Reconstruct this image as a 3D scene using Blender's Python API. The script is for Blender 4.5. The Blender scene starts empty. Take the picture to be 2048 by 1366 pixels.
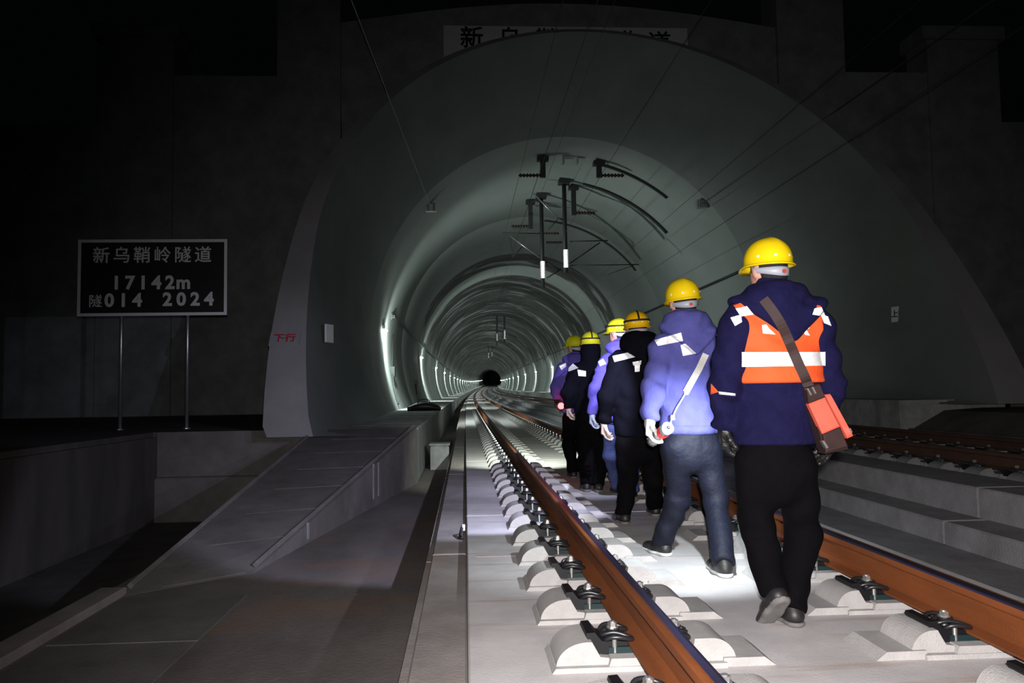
import bpy, bmesh, math, random
import numpy as np
from mathutils import Vector, Matrix
random.seed(7)
SC = bpy.context.scene
COL = SC.collection

# ------------------------------------------------------------------ camera
F = 1593.0; CX, CY = 1024.0, 683.0            # focal length in pixels of the 2048x1366 frame
ROLL = math.radians(0.9); YAW = math.radians(3.4268); PITCH = math.radians(3.5745)
_f = np.array([math.sin(YAW)*math.cos(PITCH), math.cos(YAW)*math.cos(PITCH), math.sin(PITCH)])
_r = np.array([math.cos(YAW), -math.sin(YAW), 0.0]); _u = np.cross(_r, _f)
RX = math.cos(ROLL)*_r - math.sin(ROLL)*_u
UX = math.sin(ROLL)*_r + math.cos(ROLL)*_u
CAM = np.array([0.0, 0.0, 1.10])
cd = bpy.data.cameras.new('camera'); co = bpy.data.objects.new('camera', cd); COL.objects.link(co)
cd.sensor_width = 36.0; cd.lens = F/2048*36.0; cd.clip_end = 2000; cd.clip_start = 0.05
M = Matrix(((RX[0], UX[0], -_f[0], CAM[0]), (RX[1], UX[1], -_f[1], CAM[1]), (RX[2], UX[2], -_f[2], CAM[2]), (0, 0, 0, 1)))
co.matrix_world = M
SC.camera = co

def ray(x, y): return _f + RX*(x-CX)/F + UX*(CY-y)/F
def onY(x, y, Y):
    d = ray(x, y); return CAM + d*(Y/d[1])
def onZ(x, y, Z):
    d = ray(x, y); return CAM + d*((Z-CAM[2])/d[2])

# ------------------------------------------------------------------ world, exposure, lights
W = bpy.data.worlds.new('night'); SC.world = W; W.use_nodes = True
W.node_tree.nodes['Background'].inputs[0].default_value = (0.55, 0.7, 0.8, 1)
W.node_tree.nodes['Background'].inputs[1].default_value = 0.0012
SC.view_settings.view_transform = 'Standard'; SC.view_settings.look = 'None'
SC.view_settings.exposure = 0.0; SC.view_settings.gamma = 1.0; SC.view_settings.use_curve_mapping = False

def spot(name, loc, target, power, angle, blend, color=(1, 1, 1), size=0.03):
    l = bpy.data.lights.new(name, 'SPOT'); l.energy = power; l.spot_size = math.radians(angle)
    l.spot_blend = blend; l.color = color; l.shadow_soft_size = size
    o = bpy.data.objects.new(name, l); COL.objects.link(o); o.location = loc
    o.rotation_euler = (Vector(target)-Vector(loc)).to_track_quat('-Z', 'Y').to_euler()
    return o
def point(name, loc, power, color=(1, 1, 1), size=0.05):
    l = bpy.data.lights.new(name, 'POINT'); l.energy = power; l.color = color; l.shadow_soft_size = size
    o = bpy.data.objects.new(name, l); COL.objects.link(o); o.location = loc
    return o
COOL = (0.86, 1.0, 0.95); LED = (0.68, 0.71, 1.0); GREEN = (0.88, 1.0, 0.86)
# the photographer's flash, on the camera
spot('camera_flash', (0.03, -0.05, 1.195), (1.0, 4.3, 0.45), 1350, 98, 1.0, (1.0, 0.96, 0.95), 0.03)
# head torches of the walking crew (each lights the man and the slab ahead of him)
spot('hand_torch_light', (1.36, 4.22, 0.98), (1.22, 5.15, 0.28), 125, 124, 0.8, (0.82, 0.92, 0.97), 0.02)
spot('head_torch_light', (1.24, 5.25, 1.62), (-0.45, 8.6, 0.0), 360, 64, 0.3, LED, 0.02)
spot('head_torch_light', (1.00, 10.25, 1.35), (0.85, 13.2, 0.0), 900, 66, 1.0, GREEN, 0.02)
spot('head_torch_light', (1.30, 6.75, 1.62), (1.22, 8.7, 1.15), 210, 84, 0.6, LED, 0.02)

# ------------------------------------------------------------------ helpers
def tag(o, label=None, cat=None, group=None, kind=None):
    if label: o['label'] = label
    if cat: o['category'] = cat
    if group: o['group'] = group
    if kind: o['kind'] = kind
    return o
def empty(name, loc=(0, 0, 0), label=None, cat=None, group=None):
    o = bpy.data.objects.new(name, None); COL.objects.link(o); o.location = loc
    o.empty_display_size = 0.1
    return tag(o, label, cat, group)
def mesh_obj(name, verts, faces, mat, parent=None, smooth=False, mats=None, fmat=None, loc=None):
    me = bpy.data.meshes.new(name)
    me.from_pydata([tuple(map(float, v)) for v in verts], [], [tuple(map(int, f)) for f in faces])
    for m in (mats or [mat]): me.materials.append(m)
    if fmat is not None: me.polygons.foreach_set('material_index', list(fmat))
    if smooth: me.polygons.foreach_set('use_smooth', [True]*len(me.polygons))
    me.update()
    return link_mesh(name, me, parent, loc)
def link_mesh(name, me, parent=None, loc=None):
    o = bpy.data.objects.new(name, me); COL.objects.link(o)
    if loc is not None: o.location = loc
    if parent is not None: set_parent(o, parent)
    return o
def set_parent(o, p):
    o.parent = p      # children are given in world coordinates while their thing sits at its own location
    def world(q):
        m = Matrix.Translation(q.location) @ q.rotation_euler.to_matrix().to_4x4()
        return m if q.parent is None else world(q.parent) @ q.matrix_parent_inverse @ m
    o.matrix_parent_inverse = world(p).inverted()
class MB:
    def __init__(s): s.v = []; s.f = []; s.m = []
    def add(s, vs, fs, m=0):
        n = len(s.v); s.v += [tuple(map(float, v)) for v in vs]; s.f += [tuple(i+n for i in f) for f in fs]; s.m += [m]*len(fs)
        return s
    def box(s, x0, x1, y0, y1, z0, z1, m=0, bev=0.0):
        if bev <= 0:
            vs = [(x0, y0, z0), (x1, y0, z0), (x1, y1, z0), (x0, y1, z0), (x0, y0, z1), (x1, y0, z1), (x1, y1, z1), (x0, y1, z1)]
            fs = [(0, 3, 2, 1), (4, 5, 6, 7), (0, 1, 5, 4), (1, 2, 6, 5), (2, 3, 7, 6), (3, 0, 4, 7)]
        else:
            b = bev
            vs = [(x0, y0, z0), (x1, y0, z0), (x1, y1, z0), (x0, y1, z0), (x0, y0, z1-b), (x1, y0, z1-b), (x1, y1, z1-b), (x0, y1, z1-b),
                  (x0+b, y0+b, z1), (x1-b, y0+b, z1), (x1-b, y1-b, z1), (x0+b, y1-b, z1)]
            fs = [(0, 3, 2, 1), (0, 1, 5, 4), (1, 2, 6, 5), (2, 3, 7, 6), (3, 0, 4, 7), (4, 5, 9, 8), (5, 6, 10, 9), (6, 7, 11, 10), (7, 4, 8, 11), (8, 9, 10, 11)]
        return s.add(vs, fs, m)
    def prism(s, prof, y0, y1, m=0):        # profile of (x,z), extruded along y
        n = len(prof)
        vs = [(x, y0, z) for x, z in prof] + [(x, y1, z) for x, z in prof]
        fs = [tuple(range(n-1, -1, -1))[::-1], tuple(range(2*n-1, n-1, -1))]
        fs += [(i, i+n, (i+1) % n+n, (i+1) % n) for i in range(n)]
        return s.add(vs, fs, m)
    def tube(s, pts, r, n=8, m=0, cap=True, closed=False):
        P = [Vector(p) for p in pts]; N = len(P); rr = r if hasattr(r, '__len__') else [r]*N
        up = None; vs = []
        for i in range(N):
            t = (P[(i+1) % N]-P[i-1]) if closed else (P[min(i+1, N-1)]-P[max(i-1, 0)])
            t.normalize()
            if up is None: up = Vector((0, 0, 1)) if abs(t.z) < .9 else Vector((1, 0, 0))
            b = t.cross(up); b.normalize(); up = b.cross(t); up.normalize()
            for k in range(n):
                a = 2*math.pi*k/n
                vs.append(P[i]+rr[i]*(math.cos(a)*b+math.sin(a)*up))
        fs = []
        for i in range(N if closed else N-1):
            j = (i+1) % N
            for k in range(n): fs.append((i*n+k, i*n+(k+1) % n, j*n+(k+1) % n, j*n+k))
        if cap and not closed: fs += [tuple(range(n-1, -1, -1)), tuple((N-1)*n+k for k in range(n))]
        return s.add(vs, fs, m)
    def lathe(s, prof, n=24, c=(0, 0, 0), m=0):   # profile of (radius,z) around z
        vs = []; fs = []
        for r, z in prof:
            for k in range(n):
                a = 2*math.pi*k/n; vs.append((c[0]+r*math.cos(a), c[1]+r*math.sin(a), c[2]+z))
        for i in range(len(prof)-1):
            for k in range(n): fs.append((i*n+k, i*n+(k+1) % n, (i+1)*n+(k+1) % n, (i+1)*n+k))
        return s.add(vs, fs, m)
    def build(s, name, mat, parent=None, smooth=False, loc=None):
        mats = mat if isinstance(mat, list) else [mat]
        return mesh_obj(name, s.v, s.f, None, parent, smooth, mats, s.m, loc)

def mat(name, col, rough=0.8, metal=0.0, var=0.0, vscale=6.0, bump=0.0, bscale=60.0, spec=0.5, col2=None, emit=None, estr=0.0, stretch=None, sheen=0.0):
    m = bpy.data.materials.new(name); m.use_nodes = True; nt = m.node_tree; N = nt.nodes; L = nt.links
    b = N['Principled BSDF']
    b.inputs['Base Color'].default_value = (*col, 1); b.inputs['Roughness'].default_value = rough
    b.inputs['Metallic'].default_value = metal; b.inputs['Specular IOR Level'].default_value = spec
    if sheen: b.inputs['Sheen Weight'].default_value = sheen
    if emit: b.inputs['Emission Color'].default_value = (*emit, 1); b.inputs['Emission Strength'].default_value = estr
    tc = N.new('ShaderNodeTexCoord'); mp = N.new('ShaderNodeMapping'); L.new(tc.outputs['Object'], mp.inputs[0])
    if stretch: mp.inputs['Scale'].default_value = stretch
    if var > 0 or col2:
        n = N.new('ShaderNodeTexNoise'); n.inputs['Scale'].default_value = vscale; n.inputs['Detail'].default_value = 7; n.inputs['Roughness'].default_value = 0.62
        L.new(mp.outputs[0], n.inputs['Vector'])
        r = N.new('ShaderNodeValToRGB'); r.color_ramp.elements[0].position = 0.3; r.color_ramp.elements[1].position = 0.72
        c2 = col2 or tuple(c*(1-var) for c in col)
        c1 = col if col2 else tuple(min(1, c*(1+var*0.5)) for c in col)
        r.color_ramp.elements[0].color = (*c2, 1); r.color_ramp.elements[1].color = (*c1, 1)
        L.new(n.outputs['Fac'], r.inputs[0]); L.new(r.outputs[0], b.inputs['Base Color'])
    if bump > 0:
        n2 = N.new('ShaderNodeTexNoise'); n2.inputs['Scale'].default_value = bscale; n2.inputs['Detail'].default_value = 5
        L.new(tc.outputs['Object'], n2.inputs['Vector'])
        bp = N.new('ShaderNodeBump'); bp.inputs['Strength'].default_value = bump; bp.inputs['Distance'].default_value = 0.02
        L.new(n2.outputs['Fac'], bp.inputs['Height']); L.new(bp.outputs[0], b.inputs['Normal'])
    return m

MT = dict(
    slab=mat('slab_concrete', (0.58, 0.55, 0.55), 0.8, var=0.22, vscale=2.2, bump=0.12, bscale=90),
    seat=mat('seat_concrete', (0.40, 0.38, 0.37), 0.85, var=0.16, vscale=9, bump=0.25, bscale=140),
    strip=mat('drain_edge_concrete', (0.30, 0.265, 0.25), 0.9, var=0.3, vscale=3, bump=0.2, bscale=60),
    floor=mat('ditch_floor_concrete', (0.17, 0.145, 0.138), 0.9, var=0.4, vscale=1.6, bump=0.25, bscale=40, stretch=(1, .45, 1)),
    ramp=mat('ramp_concrete', (0.16, 0.142, 0.14), 0.9, var=0.3, vscale=2.5, bump=0.3, bscale=70),
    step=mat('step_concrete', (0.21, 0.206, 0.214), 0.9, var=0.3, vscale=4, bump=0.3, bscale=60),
    wall=mat('retaining_wall_concrete', (0.10, 0.088, 0.082), 0.9, var=0.45, vscale=1.2, bump=0.3, bscale=20, stretch=(1.5, 1.5, .35)),
    hood=mat('portal_concrete', (0.30, 0.29, 0.30), 0.85, var=0.2, vscale=0.8, bump=0.1, bscale=30),
    hoodin=mat('portal_lining_concrete', (0.20, 0.215, 0.208), 0.85, var=0.2, vscale=0.7, bump=0.1, bscale=20, stretch=(1, .5, 1)),
    head=mat('headwall_stone', (0.34, 0.35, 0.35), 0.95, var=0.3, vscale=1.5, bump=0.2, bscale=10),
    plaque=mat('plaque_stone', (0.85, 0.86, 0.86), 0.7, var=0.1, vscale=3),
    black=mat('black_paint', (0.012, 0.012, 0.013), 0.6),
    cover=mat('walkway_concrete', (0.33, 0.335, 0.33), 0.8, var=0.3, vscale=5, bump=0.3, bscale=50),
    rust=mat('rail_rust', (0.20, 0.056, 0.013), 0.75, var=0.5, vscale=5, bump=0.2, bscale=150, stretch=(1, .15, 1), spec=.3),
    steel=mat('rail_running_surface', (0.10, 0.085, 0.13), 0.36, metal=0.8, var=0.5, vscale=8, stretch=(6, .1, 1)),
    unlitrail=mat('unlit_rail_rust', (0.06, 0.025, 0.014), 0.8, var=0.4, vscale=5),  # rail rust with the shade of the unlit track put into its colour
    iron=mat('clip_black_iron', (0.014, 0.014, 0.016), 0.38, spec=.6),
    plastic=mat('guide_plate_plastic', (0.005, 0.005, 0.006), 0.5, spec=.35),
    pad=mat('baseplate_pad', (0.008, 0.022, 0.024), 0.6, spec=.3),
    zinc=mat('zinc_bolt', (0.72, 0.71, 0.68), 0.32, metal=0.9),
    galv=mat('galvanised_steel', (0.55, 0.56, 0.58), 0.35, metal=0.8, var=.2, vscale=20),
    dark=mat('dark_fittings', (0.03, 0.033, 0.033), 0.6),
    insul=mat('insulator_brown', (0.035, 0.014, 0.012), 0.4),
    wire=mat('wire', (0.06, 0.062, 0.06), 0.5, metal=.5),
    palewire=mat('pale_steel_cable', (0.4, 0.4, 0.38), 0.5, metal=.3),
    signblack=mat('sign_black', (0.006, 0.007, 0.008), 0.6),
    signwhite=mat('sign_white', (0.8, 0.8, 0.83), 0.6),
    white=mat('white_plate', (0.7, 0.71, 0.69), 0.6),
    red=mat('red_paint', (0.45, 0.02, 0.05), 0.6),
    mark=mat('faded_red_mark', (0.52, 0.30, 0.31), 0.9, col2=(0.50, 0.47, 0.465), vscale=14),
    retro=mat('reflective_tape', (0.97, 0.97, 0.97), 0.21, metal=0.62),
    retroplate=mat('reflective_sheet', (0.96, 0.96, 0.96), 0.11, metal=0.95),
    retrofar=mat('distant_reflective_sheet', (0.97, 0.97, 0.97), 0.045, metal=1.0),
    lampglass=mat('lamp_glass', (1, 1, 1), 0.3, emit=COOL, estr=150),
    skin=mat('skin', (0.52, 0.25, 0.19), 0.55, var=0.12, vscale=25),
    hair=mat('black_hair', (0.008, 0.007, 0.007), 0.6, bump=.5, bscale=200),
    eye=mat('eye', (0.03, 0.02, 0.015), 0.2),
    yellow=mat('yellow_helmet', (0.80, 0.56, 0.006), 0.28, spec=.6),
    lime=mat('lime_yellow_helmet', (0.60, 0.58, 0.015), 0.28, spec=.6),
    amber=mat('amber_helmet', (0.80, 0.45, 0.006), 0.28, spec=.6),
    harness=mat('grey_harness_plastic', (0.34, 0.36, 0.42), 0.45),
    redknob=mat('red_adjuster', (0.55, 0.05, 0.02), 0.5),
    elastic=mat('black_elastic', (0.008, 0.008, 0.008), 0.8),
    navy=mat('navy_work_jacket', (0.0065, 0.0055, 0.037), 0.9, spec=.15, var=.25, vscale=14, bump=.45, bscale=26),
    blue=mat('blue_work_jacket', (0.075, 0.075, 0.27), 0.9, spec=.2, var=.15, vscale=14, bump=.3, bscale=24),
    violet=mat('violet_blue_work_jacket', (0.085, 0.065, 0.36), 0.85, var=.15, vscale=14, bump=.3, bscale=24),
    jblack=mat('black_work_jacket', (0.0026, 0.0026, 0.0055), 0.9, spec=.08, var=.2, vscale=14, bump=.3, bscale=24),
    tblack=mat('black_trousers', (0.0026, 0.0022, 0.003), 0.9, spec=.08, var=.2, vscale=14, bump=.3, bscale=22),
    tnavy=mat('navy_trousers', (0.0032, 0.0042, 0.014), 0.7, spec=.3, var=.3, vscale=12, bump=.4, bscale=20),
    tblue=mat('blue_trousers', (0.05, 0.07, 0.2), 0.7, var=.3, vscale=12, bump=.4, bscale=20),
    orange=mat('orange_safety_vest', (0.80, 0.085, 0.012), 0.8, bump=.15, bscale=30),
    coral=mat('coral_bag_panel', (0.72, 0.10, 0.06), 0.6, var=.12, vscale=12),
    brown=mat('brown_leather', (0.034, 0.016, 0.015), 0.65, spec=.25, var=.3, vscale=16),
    shoeblack=mat('black_shoe', (0.015, 0.014, 0.014), 0.5, var=.3, vscale=20),
    sole=mat('grey_sole', (0.16, 0.15, 0.145), 0.8, var=.3, vscale=20),
    whitesole=mat('white_sole', (0.55, 0.55, 0.55), 0.7),
    gwhite=mat('white_cotton_glove', (0.55, 0.535, 0.50), 0.9, bump=.3, bscale=120),
    gbeige=mat('beige_cotton_glove', (0.42, 0.33, 0.27), 0.9, bump=.3, bscale=120),
    ggrey=mat('grey_glove', (0.26, 0.28, 0.34), 0.7, bump=.3, bscale=80),
    gblack=mat('black_leather_glove', (0.012, 0.012, 0.011), 0.4, bump=.3, bscale=60),
    redglow=mat('red_lamp_lens', (1, 0.05, 0.03), 0.3, emit=(1.0, 0.03, 0.03), estr=20),
    torchbody=mat('torch_body', (0.26, 0.28, 0.33), 0.35, metal=.2),
    torchred=mat('torch_red_ring', (0.75, 0.02, 0.02), 0.35),
    clear=mat('torch_clear_cap', (0.35, 0.38, 0.37), 0.2, metal=.3),
)

def add_streaks(m, col, sx, sy, lo, hi, amt):
    nt = m.node_tree; N = nt.nodes; L = nt.links; b = N['Principled BSDF']; src = b.inputs['Base Color'].links[0].from_socket
    tc = N.new('ShaderNodeTexCoord'); mp = N.new('ShaderNodeMapping'); mp.inputs['Scale'].default_value = (sx, sy, 1); L.new(tc.outputs['Object'], mp.inputs[0])
    n = N.new('ShaderNodeTexNoise'); n.inputs['Scale'].default_value = 1.0; n.inputs['Detail'].default_value = 5; L.new(mp.outputs[0], n.inputs['Vector'])
    r = N.new('ShaderNodeMapRange'); r.inputs['From Min'].default_value = lo; r.inputs['From Max'].default_value = hi; r.inputs['To Max'].default_value = amt; L.new(n.outputs['Fac'], r.inputs['Value'])
    mx = N.new('ShaderNodeMixRGB'); L.new(r.outputs[0], mx.inputs[0]); L.new(src, mx.inputs[1]); mx.inputs[2].default_value = (*col, 1); L.new(mx.outputs[0], b.inputs['Base Color'])
add_streaks(MT['slab'], (.34, .21, .13), 1.1, 9.0, .56, .74, .65)
add_streaks(MT['floor'], (.22, .12, .075), .9, 2.2, .52, .72, .6)
add_streaks(MT['strip'], (.34, .20, .15), 2.0, 1.2, .55, .75, .5)
add_streaks(MT['cover'], (.12, .115, .11), 2.5, 2.0, .5, .7, .6)

# curve of the line far inside the tunnel: right-hand bend and a slight climb
def ax(Y): return 5.9e-5*max(0.0, Y-20.0)**2
def az(Y): return 2.1e-5*max(0.0, Y-20.0)**2
def PT(X, Y, Z): return (X+ax(Y), Y, Z+az(Y))
def stations(y0, y1, near=4.0, g=0.06):
    ys = [y0]
    while ys[-1] < y1:
        ys.append(min(y1, ys[-1]+max(near, ys[-1]*g)))
    return ys
def sweep(name, prof, y0, y1, m, parent=None, near=4.0, closed=True, mats=None, pm=None, smooth=False):
    ys = stations(y0, y1, near); n = len(prof); vs = []; fs = []; fm = []
    for Y in ys: vs += [PT(x, Y, z) for x, z in prof]
    for i in range(len(ys)-1):
        for k in range(n if closed else n-1):
            fs.append((i*n+k, (i+1)*n+k, (i+1)*n+(k+1) % n, i*n+(k+1) % n)); fm.append(pm[k] if pm else 0)
    if closed:
        fs.append(tuple(range(n))); fm.append(0)
        fs.append(tuple((len(ys)-1)*n+k for k in range(n-1, -1, -1))); fm.append(0)
    return mesh_obj(name, vs, fs, m, parent, smooth, mats or [m], fm)

# ------------------------------------------------------------------ the setting: ground, ditch, walkway, steps
XC = 1.425                                   # centre of the track being walked
tag(MB().box(-40, 45, -6, 26, -1.3, -1.0).build('ground', MT['wall']), kind='structure')
tag(MB().box(-2.9, -0.20, -3, 14.3, -0.99, -0.46).build('floor', MT['floor']), kind='structure')
tag(sweep('floor_ditch', [(-0.84, -1.0), (-0.84, -0.47), (-0.2, -0.47), (-0.2, -1.0)], 14.2, 520, MT['floor']), kind='structure')
# concrete base under both slabs
tag(sweep('track_base', [(-0.02, -0.9), (-0.02, -0.14), (3.66, -0.14), (3.66, -0.9)], -3, 520, MT['strip']), kind='structure')
# the raised edge strip of the ditch, cast in lengths
edge = tag(MB().box(-0.255, -0.02, -3, -2.5, -0.6, -0.05).build('drain_edge', MT['strip']), kind='structure')
y = -2.47
for L in [2.7]+[5.55]*10:
    MB().box(-0.245, -0.006, y, y+L-0.03, -0.6, -0.05, bev=.008).box(-0.29, -0.245, y, y+L-0.03, -0.6, -0.10).build('kerb_length', MT['strip'], edge)
    y += L
sweep('far_kerb', [(-0.29, -0.6), (-0.29, -0.05), (-0.006, -0.05), (-0.006, -0.6)], y, 520, MT['strip'], edge)
# side walkway on the near wall with cover slabs
wk = tag(sweep('walkway_left', [(-2.9, -0.9), (-2.9, 0.46), (-0.86, 0.46), (-0.86, -0.9)], 14.0, 520, MT['cover']), kind='structure')
for i in range(26):
    y = 14.0+i*1.0
    for x0, x1 in ((-2.62, -1.72), (-1.71, -0.83)):
        MB().box(x0, x1, y+.006, y+.994, 0.461, 0.50+random.uniform(0, .006), bev=.012).build('cover_slab', MT['cover'], wk)
sweep('far_cover', [(-2.62, 0.461), (-2.62, 0.50), (-0.83, 0.50), (-0.83, 0.461)], 40.0, 520, MT['cover'], wk)
# ramp from the ditch floor up to the walkway
a0, a1 = (-1.88, 7.24), (-0.84, 13.98); b0, b1 = (-2.75, 6.5), (-2.62, 13.98)
def ramp_z(t): return -0.46+0.96*t
vs = []; fs = []; NR = 12
for i in range(NR+1):
    t = i/NR
    for (p, q) in ((b0, b1), (a0, a1)):
        vs += [(p[0]+(q[0]-p[0])*t, p[1]+(q[1]-p[1])*t, ramp_z(t)+.002), (p[0]+(q[0]-p[0])*t, p[1]+(q[1]-p[1])*t, -0.98)]
for i in range(NR):
    k = i*4
    fs += [(k, k+2, k+6, k+4), (k+1, k, k+4, k+5), (k+2, k+3, k+7, k+6)]
fs += [(0, 1, 3, 2), (NR*4, NR*4+2, NR*4+3, NR*4+1)]
ramp = tag(mesh_obj('ramp', vs, fs, MT['ramp']), kind='structure')
for i in range(7):        # cast panels of the ramp surface with open joints
    t0, t1 = i/7+.006, (i+1)/7-.006
    def rp(s, t, dz):
        l = [b0[k]+(b1[k]-b0[k])*t for k in (0, 1)]; r = [a0[k]+(a1[k]-a0[k])*t for k in (0, 1)]
        return (l[0]+(r[0]-l[0])*s, l[1]+(r[1]-l[1])*s, ramp_z(t)+dz)
    q = [rp(.30, t0, 0), rp(.92, t0, 0), rp(.92, t1, 0), rp(.30, t1, 0)]
    mesh_obj('ramp_panel', [(*p[:2], p[2]+.002) for p in q]+[(*p[:2], p[2]+.007) for p in q], [(4, 5, 6, 7), (0, 1, 5, 4), (1, 2, 6, 5), (2, 3, 7, 6), (3, 0, 4, 7)], MT['ramp'], ramp)
for s in (0.05, 0.97):     # kerb edges of the ramp
    q0, q1 = rp(s, 0.02, .03), rp(s, 1, .03)
    MB().tube([q0, q1], .03, 4).build('ramp_kerb', MT['ramp'], ramp)
for (px, py0, py1, s) in ((747, 928, 998, 0), (757, 925, 992, 0), (616, 1045, 1078, 0)):   # pale stripes on the ramp side
    # side face plane through a0,a1
    d1 = ray(px, py0); d2 = ray(px, py1); n = np.array([a1[1]-a0[1], -(a1[0]-a0[0]), 0.0])
    def hit(d): return CAM+d*(np.dot(np.array([a0[0], a0[1], 0])-CAM, n)/np.dot(d, n))
    h1, h2 = hit(d1), hit(d2); nn = n/np.linalg.norm(n); tt = np.array([nn[1]*-1, nn[0], 0])*0.03
    q = [h1-tt+nn*.004, h1+tt+nn*.004, h2+tt+nn*.004, h2-tt+nn*.004]
    mesh_obj('pale_stripe', q+[p-nn*.01 for p in q], [(0, 1, 2, 3), (0, 4, 5, 1), (1, 5, 6, 2), (2, 6, 7, 3), (3, 7, 4, 0)], MT['cover'], ramp)
# walking panels on the ditch floor with pale joints and a kerb on the outer side
for i in range(6):
    y = -0.6+i*1.18
    MB().box(-2.66, -1.72, y, y+1.165, -0.461, -0.454, bev=.003).build('floor_panel', MT['ramp'], bpy.data.objects['floor'])
MB().box(-2.9, -2.70, -3, 6.6, -0.5, -0.40, bev=.01).build('floor_kerb', MT['strip'], bpy.data.objects['floor'])
# retaining wall and the platform the sign stands on
wl = tag(MB().box(-9, -5.21, -4, 13.9, -1.0, 0.42).box(-9, -5.28, -4, 13.9, 0.42, 0.5).build('wall_left', MT['wall']), kind='structure')
pf = tag(MB().box(-16, -2.55, 13.9, 26, -1.0, 0.50).build('platform', MT['wall']), kind='structure')
MB().box(-5.21, -2.62, 13.80, 13.9, -1.0, -0.26, bev=.02).build('platform_ledge', MT['ramp'], pf)
MB().box(-5.20, -2.62, 13.86, 13.9, -0.25, 0.50).build('platform_face', MT['ramp'], pf)
# steps between the two tracks, cast in blocks
for nm, x0, x1, z0, z1, yj in (('lower_step', 3.65, 4.0, -0.6, 0.055, 5.98), ('upper_step', 4.0, 4.58, -0.6, 0.29, 6.08)):
    st = tag(sweep(nm, [(x0+.02, z0), (x0+.02, z1-.02), (x1, z1-.02), (x1, z0)], -3, 520, MT['step']), kind='structure')
    for k in range(-2, 9):
        y0 = yj+k*5.6
        MB().box(x0, x1 if nm[0] == 'u' else x1+.01, y0+.015, y0+5.585, z0, z1, bev=.012).build('step_block', MT['step'], st)
tag(sweep('gutter', [(2.86, -0.9), (2.86, -0.10), (3.66, -0.12), (3.66, -0.9)], -3, 520, MT['step']), kind='structure')
tag(sweep('far_track_base', [(4.57, -0.9), (4.57, 0.06), (8.2, 0.06), (8.2, -0.9)], -3, 520, MT['step']), kind='structure')
wr = tag(sweep('walkway_right', [(8.05, -0.9), (8.05, 0.82), (10.2, 0.82), (10.2, -0.9)], 14.4, 520, MT['cover']), kind='structure')
rr_ = tag(MB().box(8.2, 40, -4, 14.4, -1.0, 0.30).build('bank_right', MT['wall']), kind='structure')
MB().prism([(8.3, .3), (8.9, .62), (9.6, .66), (40, .72), (40, .3)], -4, 14.38).build('bank_edge', MT['wall'], rr_)
tag(MB().box(10.1, 40, 14.4, 26, -1.0, 0.82).build('platform_right', MT['wall']), kind='structure')

# ------------------------------------------------------------------ track slabs with rail seats
def seat_mesh(kind):
    b = MB()
    b.prism([(-0.395, 0), (-0.38, 0.02), (0.30, 0.02), (0.30, 0)], -0.155, 0.155); b.prism([(0.29, 0), (0.29, 0.034), (0.455, 0.034), (0.50, 0)], -0.14, 0.14)
    def hump(sx, xe, short):
        pr = []
        for i in range(11):
            a = math.pi/2*i/10
            pr.append((-xe+(xe-0.25)*(1-math.cos(a)), 0.015+0.093*math.sin(a)))
        pr += [(-0.232, 0.108), (-0.20, 0.05)] if short else [(-0.18, 0.108), (-0.168, 0.05)]
        pr += [(-0.165, 0.045), (-0.165, 0.0), (-xe, 0.0)]
        pr = [(sx*x, z) for x, z in pr]
        return pr if sx > 0 else pr[::-1]
    b.prism(hump(1, 0.375, kind == 'A'), -0.125, 0.125); b.prism(hump(-1, 0.345, kind == 'B'), -0.125, 0.125)
    b.prism([(-0.17, 0.02), (-0.16, 0.05), (0.16, 0.05), (0.17, 0.02)], -0.15, 0.15)
    me = bpy.data.meshes.new('rail_seat'); me.from_pydata(b.v, [], b.f); me.materials.append(MT['seat'])
    return me
SEAT_B = seat_mesh('B')
SEAT = seat_mesh('A')
def place(me, name, loc, parent=None, rz=0.0):
    o = bpy.data.objects.new(name, me); COL.objects.link(o); o.location = loc; o.rotation_euler[2] = rz
    if parent is not None: o.parent = parent
    return o
SP = 0.648; Y0 = 2.66-2*SP
def slab_run(x0, x1, z, rails, ystart, yend, ypan, m, name):
    root = tag(MB().box(x0+.02, x1-.02, -3, 30, z-0.17, z-0.03).build(name, m), kind='structure')
    k = 0
    for i in range(60):
        a = ypan+i*5.6; b = a+5.6-.03
        if a > ystart+9*5.6-1: break
        MB().add([PT(x, yy, zz+z) for yy in (a, (a+b)/2, b) for x, zz in ((x0, -0.13), (x0, -0.008), (x0+.008, 0), (x1-.008, 0), (x1, -0.008), (x1, -0.13))],
                 [(j*6+q, (j+1)*6+q, (j+1)*6+q+1, j*6+q+1) for j in range(2) for q in range(5)]+[(0, 1, 2, 3, 4, 5), (17, 16, 15, 14, 13, 12)]).build('slab_panel', m, root)
        last = b
    sweep('far_slab', [(x0, z-.13), (x0, z), (x1, z), (x1, z-.13)], last+.03, 520, m, root)
    return root
near_slab = slab_run(0.0, 2.85, 0.0, None, -4, 520, -4.0, MT['slab'], 'track_slab')
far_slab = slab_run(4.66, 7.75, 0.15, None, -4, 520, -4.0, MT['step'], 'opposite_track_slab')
RN = (0.72, 2.13); RF = (5.47, 6.95)
seats = []
for rx in RN:
    for k in range(-2, 70):
        Y = Y0+k*SP; place(SEAT if rx < 1 else SEAT_B, 'rail_seat', PT(rx, Y, 0.0), near_slab, 0 if rx < 1 else math.pi)
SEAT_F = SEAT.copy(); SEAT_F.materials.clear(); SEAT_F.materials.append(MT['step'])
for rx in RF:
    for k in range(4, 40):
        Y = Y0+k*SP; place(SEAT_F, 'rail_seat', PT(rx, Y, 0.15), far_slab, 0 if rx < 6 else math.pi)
# faded red paint mark on the slab
MB().box(0.06, 0.36, 5.40, 5.46, -.001, 0.0015).build('paint_mark', MT['mark'], near_slab)

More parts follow.
